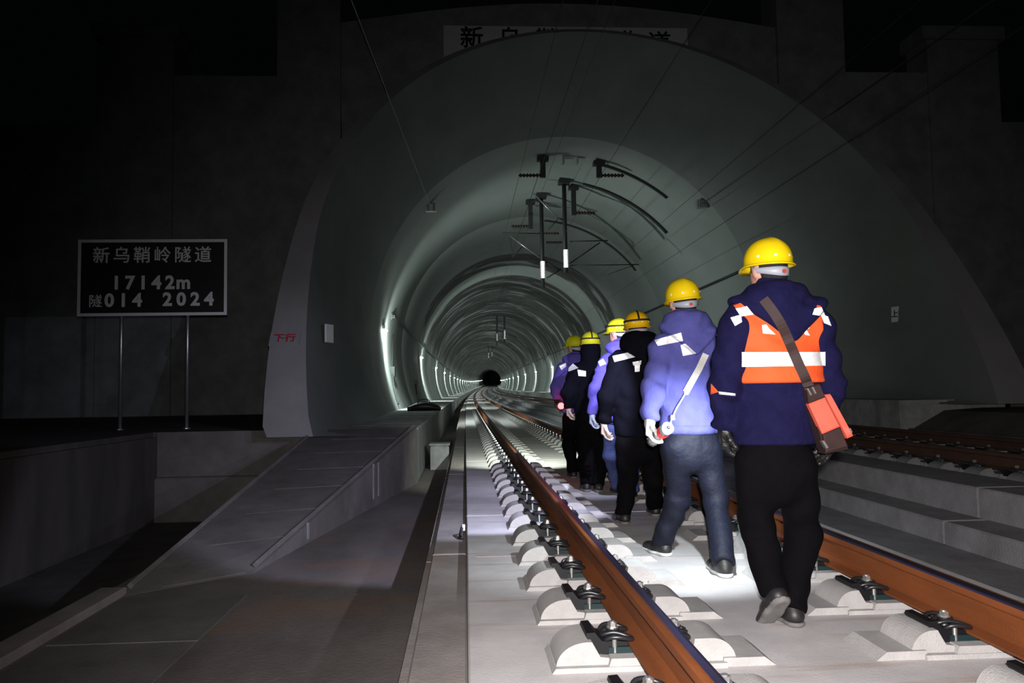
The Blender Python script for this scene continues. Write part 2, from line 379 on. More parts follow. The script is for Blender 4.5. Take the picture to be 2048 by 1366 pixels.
# ------------------------------------------------------------------ rails
half = [(0.075, 0.0), (0.075, 0.010), (0.03, 0.024), (0.010, 0.040), (0.00825, 0.08), (0.010, 0.122), (0.034, 0.134), (0.0365, 0.140), (0.0355, 0.166), (0.030, 0.173), (0.018, 0.176)]
RPROF = [(-x, z) for x, z in half]+[(x, z) for x, z in half[::-1]]
ni = len(half); RPROF = RPROF[:ni]+[(-0.010, 0.1762)]+RPROF[ni:]
RMAT = [1 if i in (ni, ni+1, ni+2) else 0 for i in range(len(RPROF))]
RPROF2 = [(-x, z) for x, z in RPROF[::-1]]; RMAT2 = [1 if i in (len(RPROF)-2-ni, len(RPROF)-3-ni, len(RPROF)-4-ni) else 0 for i in range(len(RPROF))]
def rail(x, zb, m, label, flip=False):
    o = sweep('rail', [(x+a, zb+b) for a, b in (RPROF2 if flip else RPROF)], -3, 520, None, None, 4.0, True, [m, MT['steel'] if m is MT['rust'] else MT['unlitrail']], RMAT2 if flip else RMAT)
    return tag(o, label, 'rail')
rail(RN[0], 0.074, MT['rust'], 'rusty orange rail with polished top running beside the drain edge strip')
rail(RN[1], 0.074, MT['rust'], 'rusty orange rail with polished top behind the walking crew, beside the steps', True)
rail(RF[0], 0.224, MT['unlitrail'], 'dark rail of the unlit track just beyond the concrete steps')
rail(RF[1], 0.224, MT['unlitrail'], 'dark rail of the unlit track nearest the opposite walkway wall')

# ------------------------------------------------------------------ rail fasteners
def clip_pts():
    h = [(-.186, .0, .112), (-.182, .022, .118), (-.14, .033, .128), (-.095, .043, .118), (-.072, .062, .111), (-.085, .085, .115), (-.125, .096, .126), (-.165, .088, .124), (-.182, .070, .108), (-.175, .055, .098)]
    return [(x, -y, z) for x, y, z in h[:0:-1]]+h
def hexhead(b, c, r, z0, z1, m=0):
    vs = [(c[0]+r*math.cos(math.pi/3*k), c[1]+r*math.sin(math.pi/3*k), z) for z in (z0, z1) for k in range(6)]
    b.add(vs, [(0, 1, 2, 3, 4, 5), (11, 10, 9, 8, 7, 6)]+[(k, (k+1) % 6, (k+1) % 6+6, k+6) for k in range(6)], m)
def part_mesh(name, b, m, smooth=False):
    me = bpy.data.meshes.new(name); me.from_pydata(b.v, [], b.f); me.materials.append(m)
    if smooth: me.polygons.foreach_set('use_smooth', [True]*len(me.polygons))
    return me
pts = [(x+.012, y, z-.012) for x, y, z in clip_pts()]; cl = MB()
from mathutils.interpolate import poly_3d_calc
def smooth_path(p, n=3):
    P = [Vector(q) for q in p]; out = []
    for i in range(len(P)-1):
        a, b, c, d = P[max(i-1, 0)], P[i], P[i+1], P[min(i+2, len(P)-1)]
        for k in range(n):
            t = k/n
            out.append(0.5*((2*b)+(c-a)*t+(2*a-5*b+4*c-d)*t*t+(3*b-a-3*c+d)*t**3))
    out.append(P[-1]); return out
cl.tube(smooth_path(pts), .0095, 8)
PM = {}
PM['spring_clip'] = part_mesh('spring_clip', cl, MT['iron'], True)
b = MB(); b.lathe([(0, .121), (.03, .121), (.03, .127), (0, .127)], 14, (-.128, 0, 0)); PM['washer'] = part_mesh('washer', b, MT['iron'])
b = MB(); hexhead(b, (-.128, 0), .0195, .127, .149); b.lathe([(.011, .03), (.011, .153), (.008, .155), (0, .155)], 10, (-.128, 0, 0)); b.lathe([(.025, .125), (.025, .131), (.0, .131)], 12, (-.128, 0, 0)); PM['bolt'] = part_mesh('bolt', b, MT['zinc'])
b = MB(); b.lathe([(0.0, .052), (.0095, .052), (.0095, .112), (0.0, .112)], 10, (-.135, -.082, 0)); PM['shank_pin'] = part_mesh('shank_pin', b, MT['zinc'])  # separate pin standing in for the bolt shank showing below the clip
b = MB()
b.prism([(-.205, .047), (-.25, .118), (-.247, .132), (-.215, .134), (-.188, .10), (-.16, .096), (-.16, .047)], -.088, .088)
b.box(-.16, -.115, -.075, -.02, .05, .094).box(-.16, -.115, .02, .075, .05, .094)
b.prism([(-.115, .05), (-.115, .092), (-.08, .088), (-.0755, .05)], -.07, .07)
PM['guide_plate'] = part_mesh('guide_plate', b, MT['plastic'])
b = MB(); b.box(-.16, 0.0, -.09, .09, .048, .0745); PM['rail_pad'] = part_mesh('rail_pad', b, MT['pad'])
b = MB(); b.box(-.16, -.115, -.075, -.02, .05, .094).box(-.16, -.115, .02, .075, .05, .094); b.prism([(-.115, .05), (-.115, .092), (-.08, .088), (-.0755, .05)], -.07, .07)
PLATE_IN = part_mesh('guide_plate', b, MT['plastic'])
# the distant ones: same shapes in one small mesh
fb = MB()
fb.tube(pts, .0095, 5, 0)
hexhead(fb, (-.128, 0), .0195, .127, .155, 1); fb.lathe([(.0095, .052), (.0095, .112), (0, .112)], 6, (-.135, -.09, 0), 1)
fb.prism([(-.205, .047), (-.25, .118), (-.247, .132), (-.215, .134), (-.188, .10), (-.08, .09), (-.0755, .047)], -.088, .088, 0)
FARF = bpy.data.meshes.new('rail_fastener'); FARF.from_pydata(fb.v, [], fb.f); FARF.materials.append(MT['iron']); FARF.materials.append(MT['zinc']); FARF.polygons.foreach_set('material_index', fb.m)
def fastener(x, Y, z, rz, label, group, detail):
    if detail:
        e = empty('rail_fastener', PT(x, Y, z), label, 'rail fastener', group); e.rotation_euler[2] = rz
        for n, me in PM.items():
            o = bpy.data.objects.new(n, PLATE_IN if rz and n == 'guide_plate' else me); COL.objects.link(o); o.parent = e
    else:
        o = place(FARF, 'rail_fastener', PT(x, Y, z), None, rz); tag(o, label, 'rail fastener', group)
lab = {
 0: ('black clip fastener with silver bolt on the drain side of the near rusty rail', 'fasteners on the drain side of the near rail'),
 1: ('black clip fastener with silver bolt on the walking side of the near rusty rail', 'fasteners on the walking side of the near rail'),
 2: ('black clip fastener with silver bolt on the rail beside the steps, walking side', 'fasteners on the walking side of the rail by the steps'),
 3: ('black clip fastener with silver bolt on the rail beside the steps, gutter side', 'fasteners on the step side of the rail by the steps'),
 4: ('dark fastener with small shiny bolt on the unlit rail just beyond the steps', 'fasteners of the unlit rail beyond the steps'),
 5: ('dark fastener with small shiny bolt on the unlit rail nearest the opposite walkway', 'fasteners of the unlit rail by the opposite walkway')}
for k in range(0, 68):
    Y = Y0+k*SP
    fastener(RN[0], Y, 0, 0, *lab[0], k < 16)
    fastener(RN[1], Y, 0, 0, *lab[2], k < 16)
    if k < 10:
        fastener(RN[0], Y, 0, math.pi, *lab[1], True)
        fastener(RN[1], Y, 0, math.pi, *lab[3], True)
for k in range(6, 26):
    Y = Y0+k*SP+.3
    fastener(RF[0], Y, .15, 0, *lab[4], False); fastener(RF[1], Y, .15, 0, *lab[5], False)

# ------------------------------------------------------------------ tunnel: lining, portal hood, headwall
TC = (3.34, 3.1); TR = 6.3; YT = 25.5
NA = 64
def tun(u, dr=0.0):     # u 0..1 from the left base over the crown to the right base
    a0 = math.pi-math.asin((0.42-TC[1])/TR); a1 = math.asin((0.72-TC[1])/TR)
    a = a0+(a1-a0)*u
    return TC[0]+(TR+dr)*math.cos(a), TC[1]+(TR+dr)*math.sin(a)
def lining_mat():
    m = bpy.data.materials.new('tunnel_lining_concrete'); m.use_nodes = True; nt = m.node_tree; N = nt.nodes; L = nt.links
    b = N['Principled BSDF']; b.inputs['Roughness'].default_value = 0.72; b.inputs['Specular IOR Level'].default_value = 0.25
    uv = N.new('ShaderNodeUVMap'); uv.uv_map = 'UVMap'
    sp = N.new('ShaderNodeSeparateXYZ'); L.new(uv.outputs[0], sp.inputs[0])
    def math_(op, a, b_=None, c=None, clamp=False):
        n = N.new('ShaderNodeMath'); n.operation = op; n.use_clamp = clamp
        for i, v in enumerate((a, b_, c)):
            if v is None: continue
            if isinstance(v, (int, float)): n.inputs[i].default_value = v
            else: L.new(v, n.inputs[i])
        return n.outputs[0]
    def noise(sx, sy, scale, det=4):
        mp = N.new('ShaderNodeMapping'); mp.inputs['Scale'].default_value = (sx, sy, 1); L.new(uv.outputs[0], mp.inputs[0])
        n = N.new('ShaderNodeTexNoise'); n.inputs['Scale'].default_value = scale; n.inputs['Detail'].default_value = det; L.new(mp.outputs[0], n.inputs['Vector'])
        return n.outputs['Fac']
    u, v = sp.outputs[0], sp.outputs[1]
    crown = math_('SUBTRACT', 0.355, math_('ABSOLUTE', math_('SUBTRACT', u, 0.5)))
    crown = math_('MULTIPLY', math_('ADD', crown, math_('MULTIPLY', math_('SUBTRACT', noise(7, .9, 1.0), .5), .30)), 22.0, clamp=True)
    ring1 = math_('MULTIPLY', math_('MULTIPLY', math_('SUBTRACT', v, 47.5), 3.0, clamp=True), math_('MULTIPLY', math_('SUBTRACT', 52.5, v), 3.0, clamp=True))
    ring2 = math_('MULTIPLY', math_('SUBTRACT', v, 56.5), 2.0, clamp=True)
    rings = math_('MAXIMUM', ring1, ring2)
    st = math_('MULTIPLY', math_('SUBTRACT', noise(5, .55, 1.0, 4), 0.40), 22.0, clamp=True)
    fine = math_('MULTIPLY', math_('SUBTRACT', noise(14, 4.5, 1.0, 2), 0.38), 14.0, clamp=True)
    dark = math_('MULTIPLY', math_('MULTIPLY', crown, rings), math_('MULTIPLY', math_('ADD', math_('MULTIPLY', st, .75), .2), math_('ADD', math_('MULTIPLY', fine, .35), .65)))
    blotch = noise(6, .18, 1.0, 6)
    r1 = N.new('ShaderNodeValToRGB'); r1.color_ramp.elements[0].position = .3; r1.color_ramp.elements[1].position = .7
    r1.color_ramp.elements[0].color = (.24, .265, .25, 1); r1.color_ramp.elements[1].color = (.36, .385, .37, 1); L.new(blotch, r1.inputs[0])
    mx = N.new('ShaderNodeMixRGB'); L.new(dark, mx.inputs[0]); L.new(r1.outputs[0], mx.inputs[1]); mx.inputs[2].default_value = (.03, .027, .026, 1)
    L.new(mx.outputs[0], b.inputs['Base Color'])
    return m
MT['lining'] = lining_mat()
def add_uv(o, uvs):
    ul = o.data.uv_layers.new(name='UVMap')
    li = np.zeros(len(o.data.loops), int); o.data.loops.foreach_get('vertex_index', li)
    ul.data.foreach_set('uv', np.array(uvs, float)[li].ravel())
tunnel = tag(sweep('tunnel_wall', [tun(k/NA, 0.35) for k in range(NA+1)], YT+.05, 640, MT['dark'], None, 4.0, False), kind='structure')
ys = [YT]
while ys[-1] < 130: ys.append(ys[-1]+12.0)
for i in range(len(ys)-1):
    rows = [(ys[i], .015), (ys[i]+.04, 0.0), (ys[i]+4, 0), (ys[i]+8, 0), (ys[i+1]-.04, 0.0), (ys[i+1]-.005, .015)]
    vs = []; uvs = []
    for Yr, dr in rows:
        for k in range(NA+1):
            x, z = tun(k/NA, dr); vs.append(PT(x, Yr, z)); uvs.append((k/NA, Yr))
    fs = [(r*(NA+1)+k, r*(NA+1)+k+1, (r+1)*(NA+1)+k+1, (r+1)*(NA+1)+k) for r in range(len(rows)-1) for k in range(NA)]
    add_uv(mesh_obj('lining_ring', vs, fs, MT['lining'], tunnel, True), uvs)
st = stations(ys[-1], 640, 6.0, .03); vs = []; uvs = []
for Yr in st:
    for k in range(NA+1):
        x, z = tun(k/NA); vs.append(PT(x, Yr, z)); uvs.append((k/NA, Yr))
fs = [(r*(NA+1)+k, r*(NA+1)+k+1, (r+1)*(NA+1)+k+1, (r+1)*(NA+1)+k) for r in range(len(st)-1) for k in range(NA)]
add_uv(mesh_obj('far_lining', vs, fs, MT['lining'], tunnel, True), uvs)

# portal hood: obliquely cut collar, wider than the tunnel at the crown
HA, HB, HZ = 6.3, 6.75, 4.2
def hood_rim(u, t=0.0):
    a = math.pi*(1.0-u)*1.0
    # parameter along the arch including the nearly upright legs
    a = (math.pi+0.62)-(math.pi+1.2)*u
    x, z = math.cos(a), math.sin(a)
    bb = HB if z > 0 else 10.1
    tx = t*(1.0+0.9*max(0, -z)*2.2)
    X = TC[0]+(HA+tx)*x; Z = HZ+(bb+t)*z
    return X, Z
def clipz(Z): return max(Z, 0.40)
NH = 80
rin, rout, rend, rback = [], [], [], []
for k in range(NH+1):
    u = k/NH
    X, Z = hood_rim(u)
    X2, Z2 = hood_rim(u, 0.12+0.33*(1.0-max(0.0, math.sin((math.pi+0.62)-(math.pi+1.2)*u))))
    lim = .42 if u < .5 else .75
    Z, Z2 = max(Z, lim), max(Z2, lim)
    cut = lambda z: 13.15+0.77*(z-.5)
    rin.append((X, cut(Z), Z)); rout.append((X2, cut(Z2), Z2))
    tx, tz = tun(u); rend.append((tx, YT, tz)); rback.append((X2, YT+.3, Z2))
n = NH+1
vs = rout+rin+rin+[tuple(np.array(a)*.5+np.array(b_)*.5) for a, b_ in zip(rin, rend)]+rend
fs = [(r*n+k, r*n+k+1, (r+1)*n+k+1, (r+1)*n+k) for r in (0, 2, 3) for k in range(NH)]; fm = [0]*NH+[1]*2*NH
nb = len(vs); vs += rback
fs += [(k, nb+k, nb+k+1, k+1) for k in range(NH)]; fm += [0]*NH
hood = tag(mesh_obj('portal_hood', vs, fs, None, None, False, [MT['hood'], MT['hoodin']], fm), kind='structure')
hood.data.polygons.foreach_set('use_smooth', [m_ == 1 for m_ in fm])

# headwall with stepped wings, pilasters and pediment
hw = tag(MB().box(-30, -11.45, YT+.1, YT+1.2, -1, 9.8).box(-9.24, -4.6, YT+.1, YT+1.2, -1, 11.4).box(11.2, 15.9, YT+.1, YT+1.2, -1, 11.7).box(18.2, 40, YT+.1, YT+1.2, -1, 10.0).build('headwall', MT['head']), kind='structure')
b = MB()   # central field: two side pieces and the field over the vault
b.box(-11.5, -9.2, YT, YT+1.25, -1, 12.6, bev=.0); b.box(-11.75, -9.0, YT-.12, YT+1.3, 12.6, 13.0)
b.build('pilaster', MT['head'], hw)
b = MB(); b.box(15.8, 18.3, YT, YT+1.25, -1, 12.8); b.box(15.6, 18.5, YT-.12, YT+1.3, 12.8, 13.25); b.build('pilaster', MT['head'], hw)
b = MB(); b.box(-5.92, -3.9, YT-.05, YT+1.3, -1, 15.5); b.build('pilaster', MT['head'], hw)
b = MB(); b.box(10.6, 12.9, YT-.05, YT+1.3, -1, 15.5); b.build('pilaster', MT['head'], hw)
vs = [(-3.95, YT+.1, 9.0), (10.65, YT+.1, 9.0)]
top = [(-3.95+14.6*i/10, YT+.1, 13.2+0.75*math.sin(math.pi*i/10)) for i in range(11)]
# field cut out round the vault
ring = [(TC[0]+7.1*math.cos(math.pi*(1-i/24)), 3.1+6.9*math.sin(math.pi*(1-i/24))) for i in range(25)]
vs = []; fs = []
for i in range(25):
    x, z = ring[i]; xt = -3.95+14.6*i/24
    vs += [(x, YT+.1, z), (xt, YT+.1, 13.2+0.75*math.sin(math.pi*i/24)), (x, YT+.9, z), (xt, YT+.9, 13.2+0.75*math.sin(math.pi*i/24))]
for i in range(24):
    k = i*4; fs += [(k, k+4, k+5, k+1), (k+1, k+5, k+7, k+3), (k, k+2, k+6, k+4)]
mesh_obj('gable_field', vs, fs, MT['head'], hw)

# ------------------------------------------------------------------ lettering
def text_mesh(body, size, spacing=1.0, bold=0.0):
    c = bpy.data.curves.new('t', 'FONT'); c.body = body; c.size = size; c.space_character = spacing; c.align_x = 'CENTER'; c.align_y = 'CENTER'; c.resolution_u = 3; c.extrude = .004; c.offset = bold
    o = bpy.data.objects.new('t', c); COL.objects.link(o)
    bpy.context.view_layer.update()
    me = bpy.data.meshes.new_from_object(o.evaluated_get(bpy.context.evaluated_depsgraph_get()))
    bpy.data.objects.remove(o); bpy.data.curves.remove(c)
    return me
def text_on(body, size, loc, rot, m, parent, spacing=1.0, bold=0.0, name='lettering'):
    me = text_mesh(body, size, spacing, bold); me.materials.clear(); me.materials.append(m)
    o = bpy.data.objects.new(name, me); COL.objects.link(o); o.location = loc; o.rotation_euler = rot
    if parent is not None: set_parent(o, parent)
    return o
FACE = (math.pi/2, 0, 0)
# name stone over the portal
pq = empty('name_stone', (3.48, YT-.02, 11.4), 'pale name stone with black Chinese characters above the tunnel arch', 'plaque')
MB().box(-0.56, 7.53, YT-.08, YT+.105, 11.42, 13.07, bev=0).build('stone_slab', MT['plaque'], pq)
for i, ch in enumerate('新乌鞘岭隧道'):
    text_on(ch, 0.78, (0.36+i*1.245, YT-.09, 12.62-.02*i), FACE, MT['black'], pq, 1, .012)

# the tunnel sign
SY = 15.1
p = [onY(157, 481, SY), onY(455, 477, SY), onY(154, 634, SY), onY(454, 629, SY)]
sx0 = (p[0][0]+p[2][0])/2; sx1 = (p[1][0]+p[3][0])/2; sz1 = (p[0][2]+p[1][2])/2; sz0 = (p[2][2]+p[3][2])/2
sg = empty('tunnel_sign', ((sx0+sx1)/2, SY, .5), 'black tunnel sign with white frame and lettering on two metal posts', 'sign')
MB().box(sx0, sx1, SY, SY+.03, sz0, sz1).build('sign_panel', MT['signblack'], sg)
fw = .055
MB().box(sx0, sx1, SY-.012, SY+.035, sz1-fw, sz1).box(sx0, sx1, SY-.012, SY+.035, sz0, sz0+fw).box(sx0, sx0+fw, SY-.012, SY+.035, sz0+fw, sz1-fw).box(sx1-fw, sx1, SY-.012, SY+.035, sz0+fw, sz1-fw).build('sign_frame', MT['signwhite'], sg)
for px in (240, 373):
    q = onY(px, 632, SY); MB().tube([(q[0], SY+.07, .49), (q[0], SY+.07, sz1-.1)], .033, 12).build('post', MT['galv'], sg, True)
    MB().lathe([(.07, .5), (.07, .515), (.034, .53)], 12, (q[0], SY+.07, 0)).build('post_foot', MT['galv'], sg)
def sgt(body, px, py, size, sp, bold=.004):
    q = onY(px, py, SY); text_on(body, size, (q[0], SY-.008, q[2]), (math.pi/2, math.radians(0), 0), MT['signwhite'], sg, sp, bold)
for i, ch in enumerate('新乌鞘岭隧道'): sgt(ch, 203+i*40.7, 513-.3*i, .32, 1, .003)
for i, ch in enumerate('17142m'): sgt(ch, 233+i*26.8 if ch != 'm' else 367, 567-.2*i, .345, 1, .012)
sgt('隧', 191, 604, .25, 1, .002)
for i, ch in enumerate('014'): sgt(ch, 219+i*28, 602-.3*i, .34, 1, .012)
for i, ch in enumerate('2024'): sgt(ch, 335+i*27.8, 600-.3*i, .34, 1, .012)

def wall_ray(px, py, dr=0.0, y_hint=None):   # a pixel on the vault
    d = ray(px, py); best = None
    t = 10.0
    while t < 300:
        q = CAM+d*t
        r = math.hypot(q[0]-ax(q[1])-TC[0], q[2]-az(q[1])-TC[1])
        if q[1] > 12 and r >= TR-dr: return q
        t += .02
    return q
# number plates on the walls
def plate(name, c, w, h, n, txt, tm, tsize, label, pm=None):
    n = Vector(n).normalized(); e = empty(name, c, label, 'sign')
    rot = n.to_track_quat('Z', 'Y'); R = rot.to_matrix()
    # make text upright
    zax = n; xax = Vector((0, 0, 1)).cross(zax).normalized(); yax = zax.cross(xax)
    R = Matrix((xax, yax, zax)).transposed()
    vs = [Vector(c)+R @ Vector((sx*w/2, sy*h/2, sz)) for sz in (-.03, .012) for sx, sy in ((-1, -1), (1, -1), (1, 1), (-1, 1))]
    mesh_obj('panel', vs, [(0, 3, 2, 1), (4, 5, 6, 7), (0, 1, 5, 4), (1, 2, 6, 5), (2, 3, 7, 6), (3, 0, 4, 7)], pm or MT['white'], e)
    if txt:
        o = text_on(txt, tsize, (0, 0, 0), (0, 0, 0), tm, None, 1.0, .004)
        Mx = R.to_4x4(); Mx.translation = Vector(c)+n*.014; o.matrix_world = Mx
        o.parent = e; o.matrix_parent_inverse = Matrix.Translation(c).inverted()
    return e
q = wall_ray(1797, 628, .05); n = (TC[0]-q[0]-.3, -3.0, TC[1]-q[2])
plate('line_plate', tuple(q), .34, .34, n, '上行', MT['black'], .17, 'white square plate with black characters on the opposite tunnel wall')
q = wall_ray(659, 667, .05); q = onY(659, 667, q[1]-1.2); n = (1.0, -.35, 0)
plate('blank_plate', tuple(q), .28, .36, n, None, None, .1, 'small pale plate on the lit tunnel wall before the first lamp')
qa = onY(570, 678, 13.15+.77*(1.5)-.03); qn = Vector((0, -1, .77)).normalized()
plate('portal_plate', (qa[0], qa[1]-.02, qa[2]), .52, .30, qn, '下行', MT['red'], .20, 'grey plate with red characters on the portal collar beside the sign', MT['hood'])

# ------------------------------------------------------------------ tunnel lamps and wall equipment
def wall_x(z, side, inset=0.0):
    dx = math.sqrt(TR*TR-(z-TC[1])**2)-inset
    return TC[0]+side*dx
LB = MB()
def lamp(Y, side, label, group, power, z=3.45):
    x = wall_x(z, side); e = empty('wall_lamp', PT(x, Y, z), label, 'lamp', group)
    s = -side
    MB().add([PT(x+s*a, Y+b_, z+c) for c in (-.05, .10) for a, b_ in ((-.06, -.22), (.10, -.22), (.10, .22), (-.06, .22))], [(0, 3, 2, 1), (4, 5, 6, 7), (0, 1, 5, 4), (1, 2, 6, 5), (2, 3, 7, 6), (3, 0, 4, 7)]).build('housing', MT['galv'], e)
    MB().add([PT(x+s*a, Y+b_, z+c) for c in (-.11, -.05) for a, b_ in ((.0, -.20), (.15, -.20), (.15, .20), (.0, .20))], [(0, 3, 2, 1), (4, 5, 6, 7), (0, 1, 5, 4), (1, 2, 6, 5), (2, 3, 7, 6), (3, 0, 4, 7)]).build('lamp_glass', MT['lampglass'], e)
    if power:
        p = PT(x+s*.30, Y, z-.16)
        spot('wall_lamp_light', p, (p[0]+s*.9, p[1]+.8, p[2]-.45), power, 178, 0.45, COOL, .06)
for k in range(21):
    Y = 29.0+k*23.6
    lamp(Y, -1, 'bright white wall lamp in the row along the wall above the drain walkway', 'lamps along the drain walkway wall', 1150 if k < 18 else 0)
for k in range(19):
    Y = 65.5+k*23.6
    lamp(Y, 1, 'bright white wall lamp in the row along the wall of the unlit track', 'lamps along the opposite wall', 1150 if k < 15 else 0, 3.7)
# conduits below the first lamps
for (pts_, lb) in (([(786, 668), (784, 742), (788, 775), (797, 808)], 'dark conduit with junction box running down the wall below the first lamp'), ([(831, 766), (834, 790), (838, 800)], 'short dark conduit on the wall between the first two lamps')):
    W3 = [wall_ray(x, y, .05) for x, y in pts_]; e = empty('wall_conduit', tuple(W3[-1]), lb, 'conduit')
    MB().tube([tuple(w) for w in W3], .035, 8).build('pipe', MT['dark'], e)
    c = W3[1] if len(pts_) > 3 else W3[0]
    MB().box(c[0]-.10, c[0]+.12, c[1]-.22, c[1]+.22, c[2]-.22, c[2]+.16).build('junction_box', MT['dark'], e)
def vault_line(z, side, y0, y1, r, m, name, label, inset=.09):
    ys = stations(y0, y1, 4.0, .05); return tag(MB().tube([PT(wall_x(z, side, inset), Y, z) for Y in ys], r, 6).build(name, m, None, True), label, 'cable')
vault_line(4.1, -1, 31.4, 300, .035, MT['dark'], 'wall_cable', 'dark cable running along the wall just above the row of lamps by the drain walkway')
vault_line(5.0, 1, 26.0, 300, .045, MT['dark'], 'wall_cable', 'thick dark cable slung along the opposite wall behind the helmets')
bx_ = wall_x(4.1, -1, 0.0)+ax(31.5); MB_ = MB().box(bx_-.03, bx_+.06, 31.38, 31.62, 3.98, 4.24, bev=.02).box(bx_+.04, bx_+.15, 31.42, 31.58, 4.04, 4.16); tag(MB_.build('cable_bracket', MT['dark']), 'small dark bracket holding the wall cable above the first lamp', 'bracket')

# ------------------------------------------------------------------ overhead line equipment
def insulator(b, p0, p1, r=.055, m=0, n=7):
    P0, P1 = Vector(p0), Vector(p1); pp = []; rr = []
    for i in range(n*4+1):
        t = i/(n*4); pp.append(P0.lerp(P1, t)); rr.append(r if i % 4 in (1, 2) else r*.5)
    b.tube(pp, rr, 10, m)
def crown_z(X): return TC[1]+math.sqrt(max(0, TR**2-(X-TC[0])**2))
def cube_corners(tri, nrm_sign, a):
    """verts/faces of trihedral reflector cells, one per surface triangle"""
    vs = []; fs = []
    for A_, B_, C_ in tri:
        n_ = np.cross(B_-A_, C_-A_); n_ /= np.linalg.norm(n_)+1e-12
        if n_@nrm_sign > 0: n_ = -n_
        ap = (A_+B_+C_)/3+n_*(a/math.sqrt(6)); k_ = len(vs)
        vs += [A_, B_, C_, ap]; fs += [(k_, k_+1, k_+3), (k_+1, k_+2, k_+3), (k_+2, k_, k_+3)]
    return vs, fs
def tri_lattice(w_, h_, a):
    rows = max(1, int(round(h_/(a*.866)))); out = []
    for r in range(rows):
        y0, y1 = r/rows*h_, (r+1)/rows*h_; n_ = int(math.ceil(w_/a))+1
        for i_ in range(-1, n_+1):
            o0, o1 = (0, .5) if r % 2 == 0 else (.5, 0)
            p0 = ((i_+o0)*a, y0); p1 = ((i_+1+o0)*a, y0); q0 = ((i_+o1)*a, y1); q1 = ((i_+1+o1)*a, y1)
            if o0 == 0: T_ = [(p0, p1, q0), (p1, q1, q0)]
            else: T_ = [(p0, p1, q1), (p0, q1, q0)]
            for t_ in T_:
                c_ = np.mean(t_, 0)
                if 0 <= c_[0] <= w_: out.append([(min(max(x_, -.2*a), w_+.2*a), y_) for x_, y_ in t_])
    return out
def sleeve(x, Y, z0, z1, hw, a, parent, mk='retroplate'):     # prismatic reflective sheet wrapped on the front of a post
    T_ = []
    for t_ in tri_lattice(2*hw, z1-z0, a):
        T_.append([np.array([x-hw+u_, Y-.13+.5*((u_-hw)**2)/.3, z0+v_]) for u_, v_ in t_])
    vs, fs = cube_corners(T_, np.array([0, -1.0, 0]), a)
    o = mesh_obj('reflective_sleeve', vs, fs, MT[mk], parent)
    MB().box(x-hw, x+hw, Y-.10, Y-.06, z0, z1).build('sleeve_back', MT['dark'], parent)
    return o
def drop_post(px, ytop, pyb0, pyb1, pybot, Y, label):
    c = onY(px, (pyb0+pyb1)/2, Y); x = c[0]; zt = crown_z(x)+.05; zb = onY(px, pybot, Y)[2]; z0 = onY(px, pyb1, Y)[2]; z1 = onY(px, pyb0, Y)[2]
    e = empty('drop_post', (x, Y, zt), label, 'catenary post')
    MB().tube([(x, Y, zt), (x, Y, zb)], .085, 12).build('tube', MT['dark'], e, True)
    MB().box(x-.22, x+.22, Y-.22, Y+.22, zt-.25, zt-.08).build('ceiling_flange', MT['dark'], e)
    # reflective sleeve: a ribbed sheet bent round the front of the post
    vs = []; fs = []
    sleeve(x, Y, z0, z1, .105, .02, e)
    return e, x, zb, z0
e1, x1, zb1, z01 = drop_post(1131, 385, 500, 536, 545, 30.6, 'catenary drop post with bright reflective sleeve whose arm reaches over the unlit track')
e2, x2, zb2, z02 = drop_post(1085, 415, 523, 557, 575, 33.0, 'catenary drop post with bright reflective sleeve whose arm reaches over the walked track')
def PY(px, py, Y): return tuple(onY(px, py, Y))
# arm of post 1 to the right
b = MB(); b.tube([PY(1140, 483, 30.6), PY(1216, 481, 30.6)], .022, 8); b.tube([PY(1140, 527, 30.6), PY(1200, 485, 30.6)], .025, 8); b.tube([PY(1140, 531, 30.6), PY(1278, 529, 30.6)], .02, 8); b.tube([PY(1268, 530, 30.6), PY(1216, 549, 30.6)], .014, 6); b.build('cantilever', MT['dark'], e1, True)
b = MB(); insulator(b, PY(1092, 485, 30.6), PY(1124, 485, 30.6)); b.build('insulator', MT['insul'], e1, True)
b = MB(); b.tube([PY(1067, 387, 30.6), PY(1116, 437, 30.6)], .028, 8); b.build('stay_tube', MT['galv'], e1, True)
b = MB(); b.tube([PY(1116, 437, 30.6), PY(1128, 440, 30.6)], .04, 8); b.tube([PY(1116, 437, 30.6), PY(1098, 460, 30.6)], .018, 6); b.build('clamp', MT['dark'], e1, True)
# arm of post 2 to the left
b = MB(); b.tube([PY(1005, 466, 33), PY(1078, 467, 33)], .02, 8); b.tube([PY(1020, 470, 33), PY(1026, 516, 33)], .012, 6); b.tube([PY(1046, 492, 33), PY(1026, 513, 33)], .018, 6); b.build('cantilever', MT['dark'], e2, True)
b = MB(); b.tube([PY(1082, 517, 33), PY(1118, 540, 33)], .045, 8); b.tube([PY(1094, 556, 33), PY(1122, 538, 33)], .03, 8); b.build('register_arm', MT['dark'], e2, True)
b = MB(); insulator(b, PY(1078, 467, 33), PY(1118, 467, 33)); b.build('insulator', MT['insul'], e2, True)
b = MB(); b.tube([PY(1020, 472, 33), PY(1080, 516, 33)], .028, 8); b.build('stay_tube', MT['galv'], e2, True)
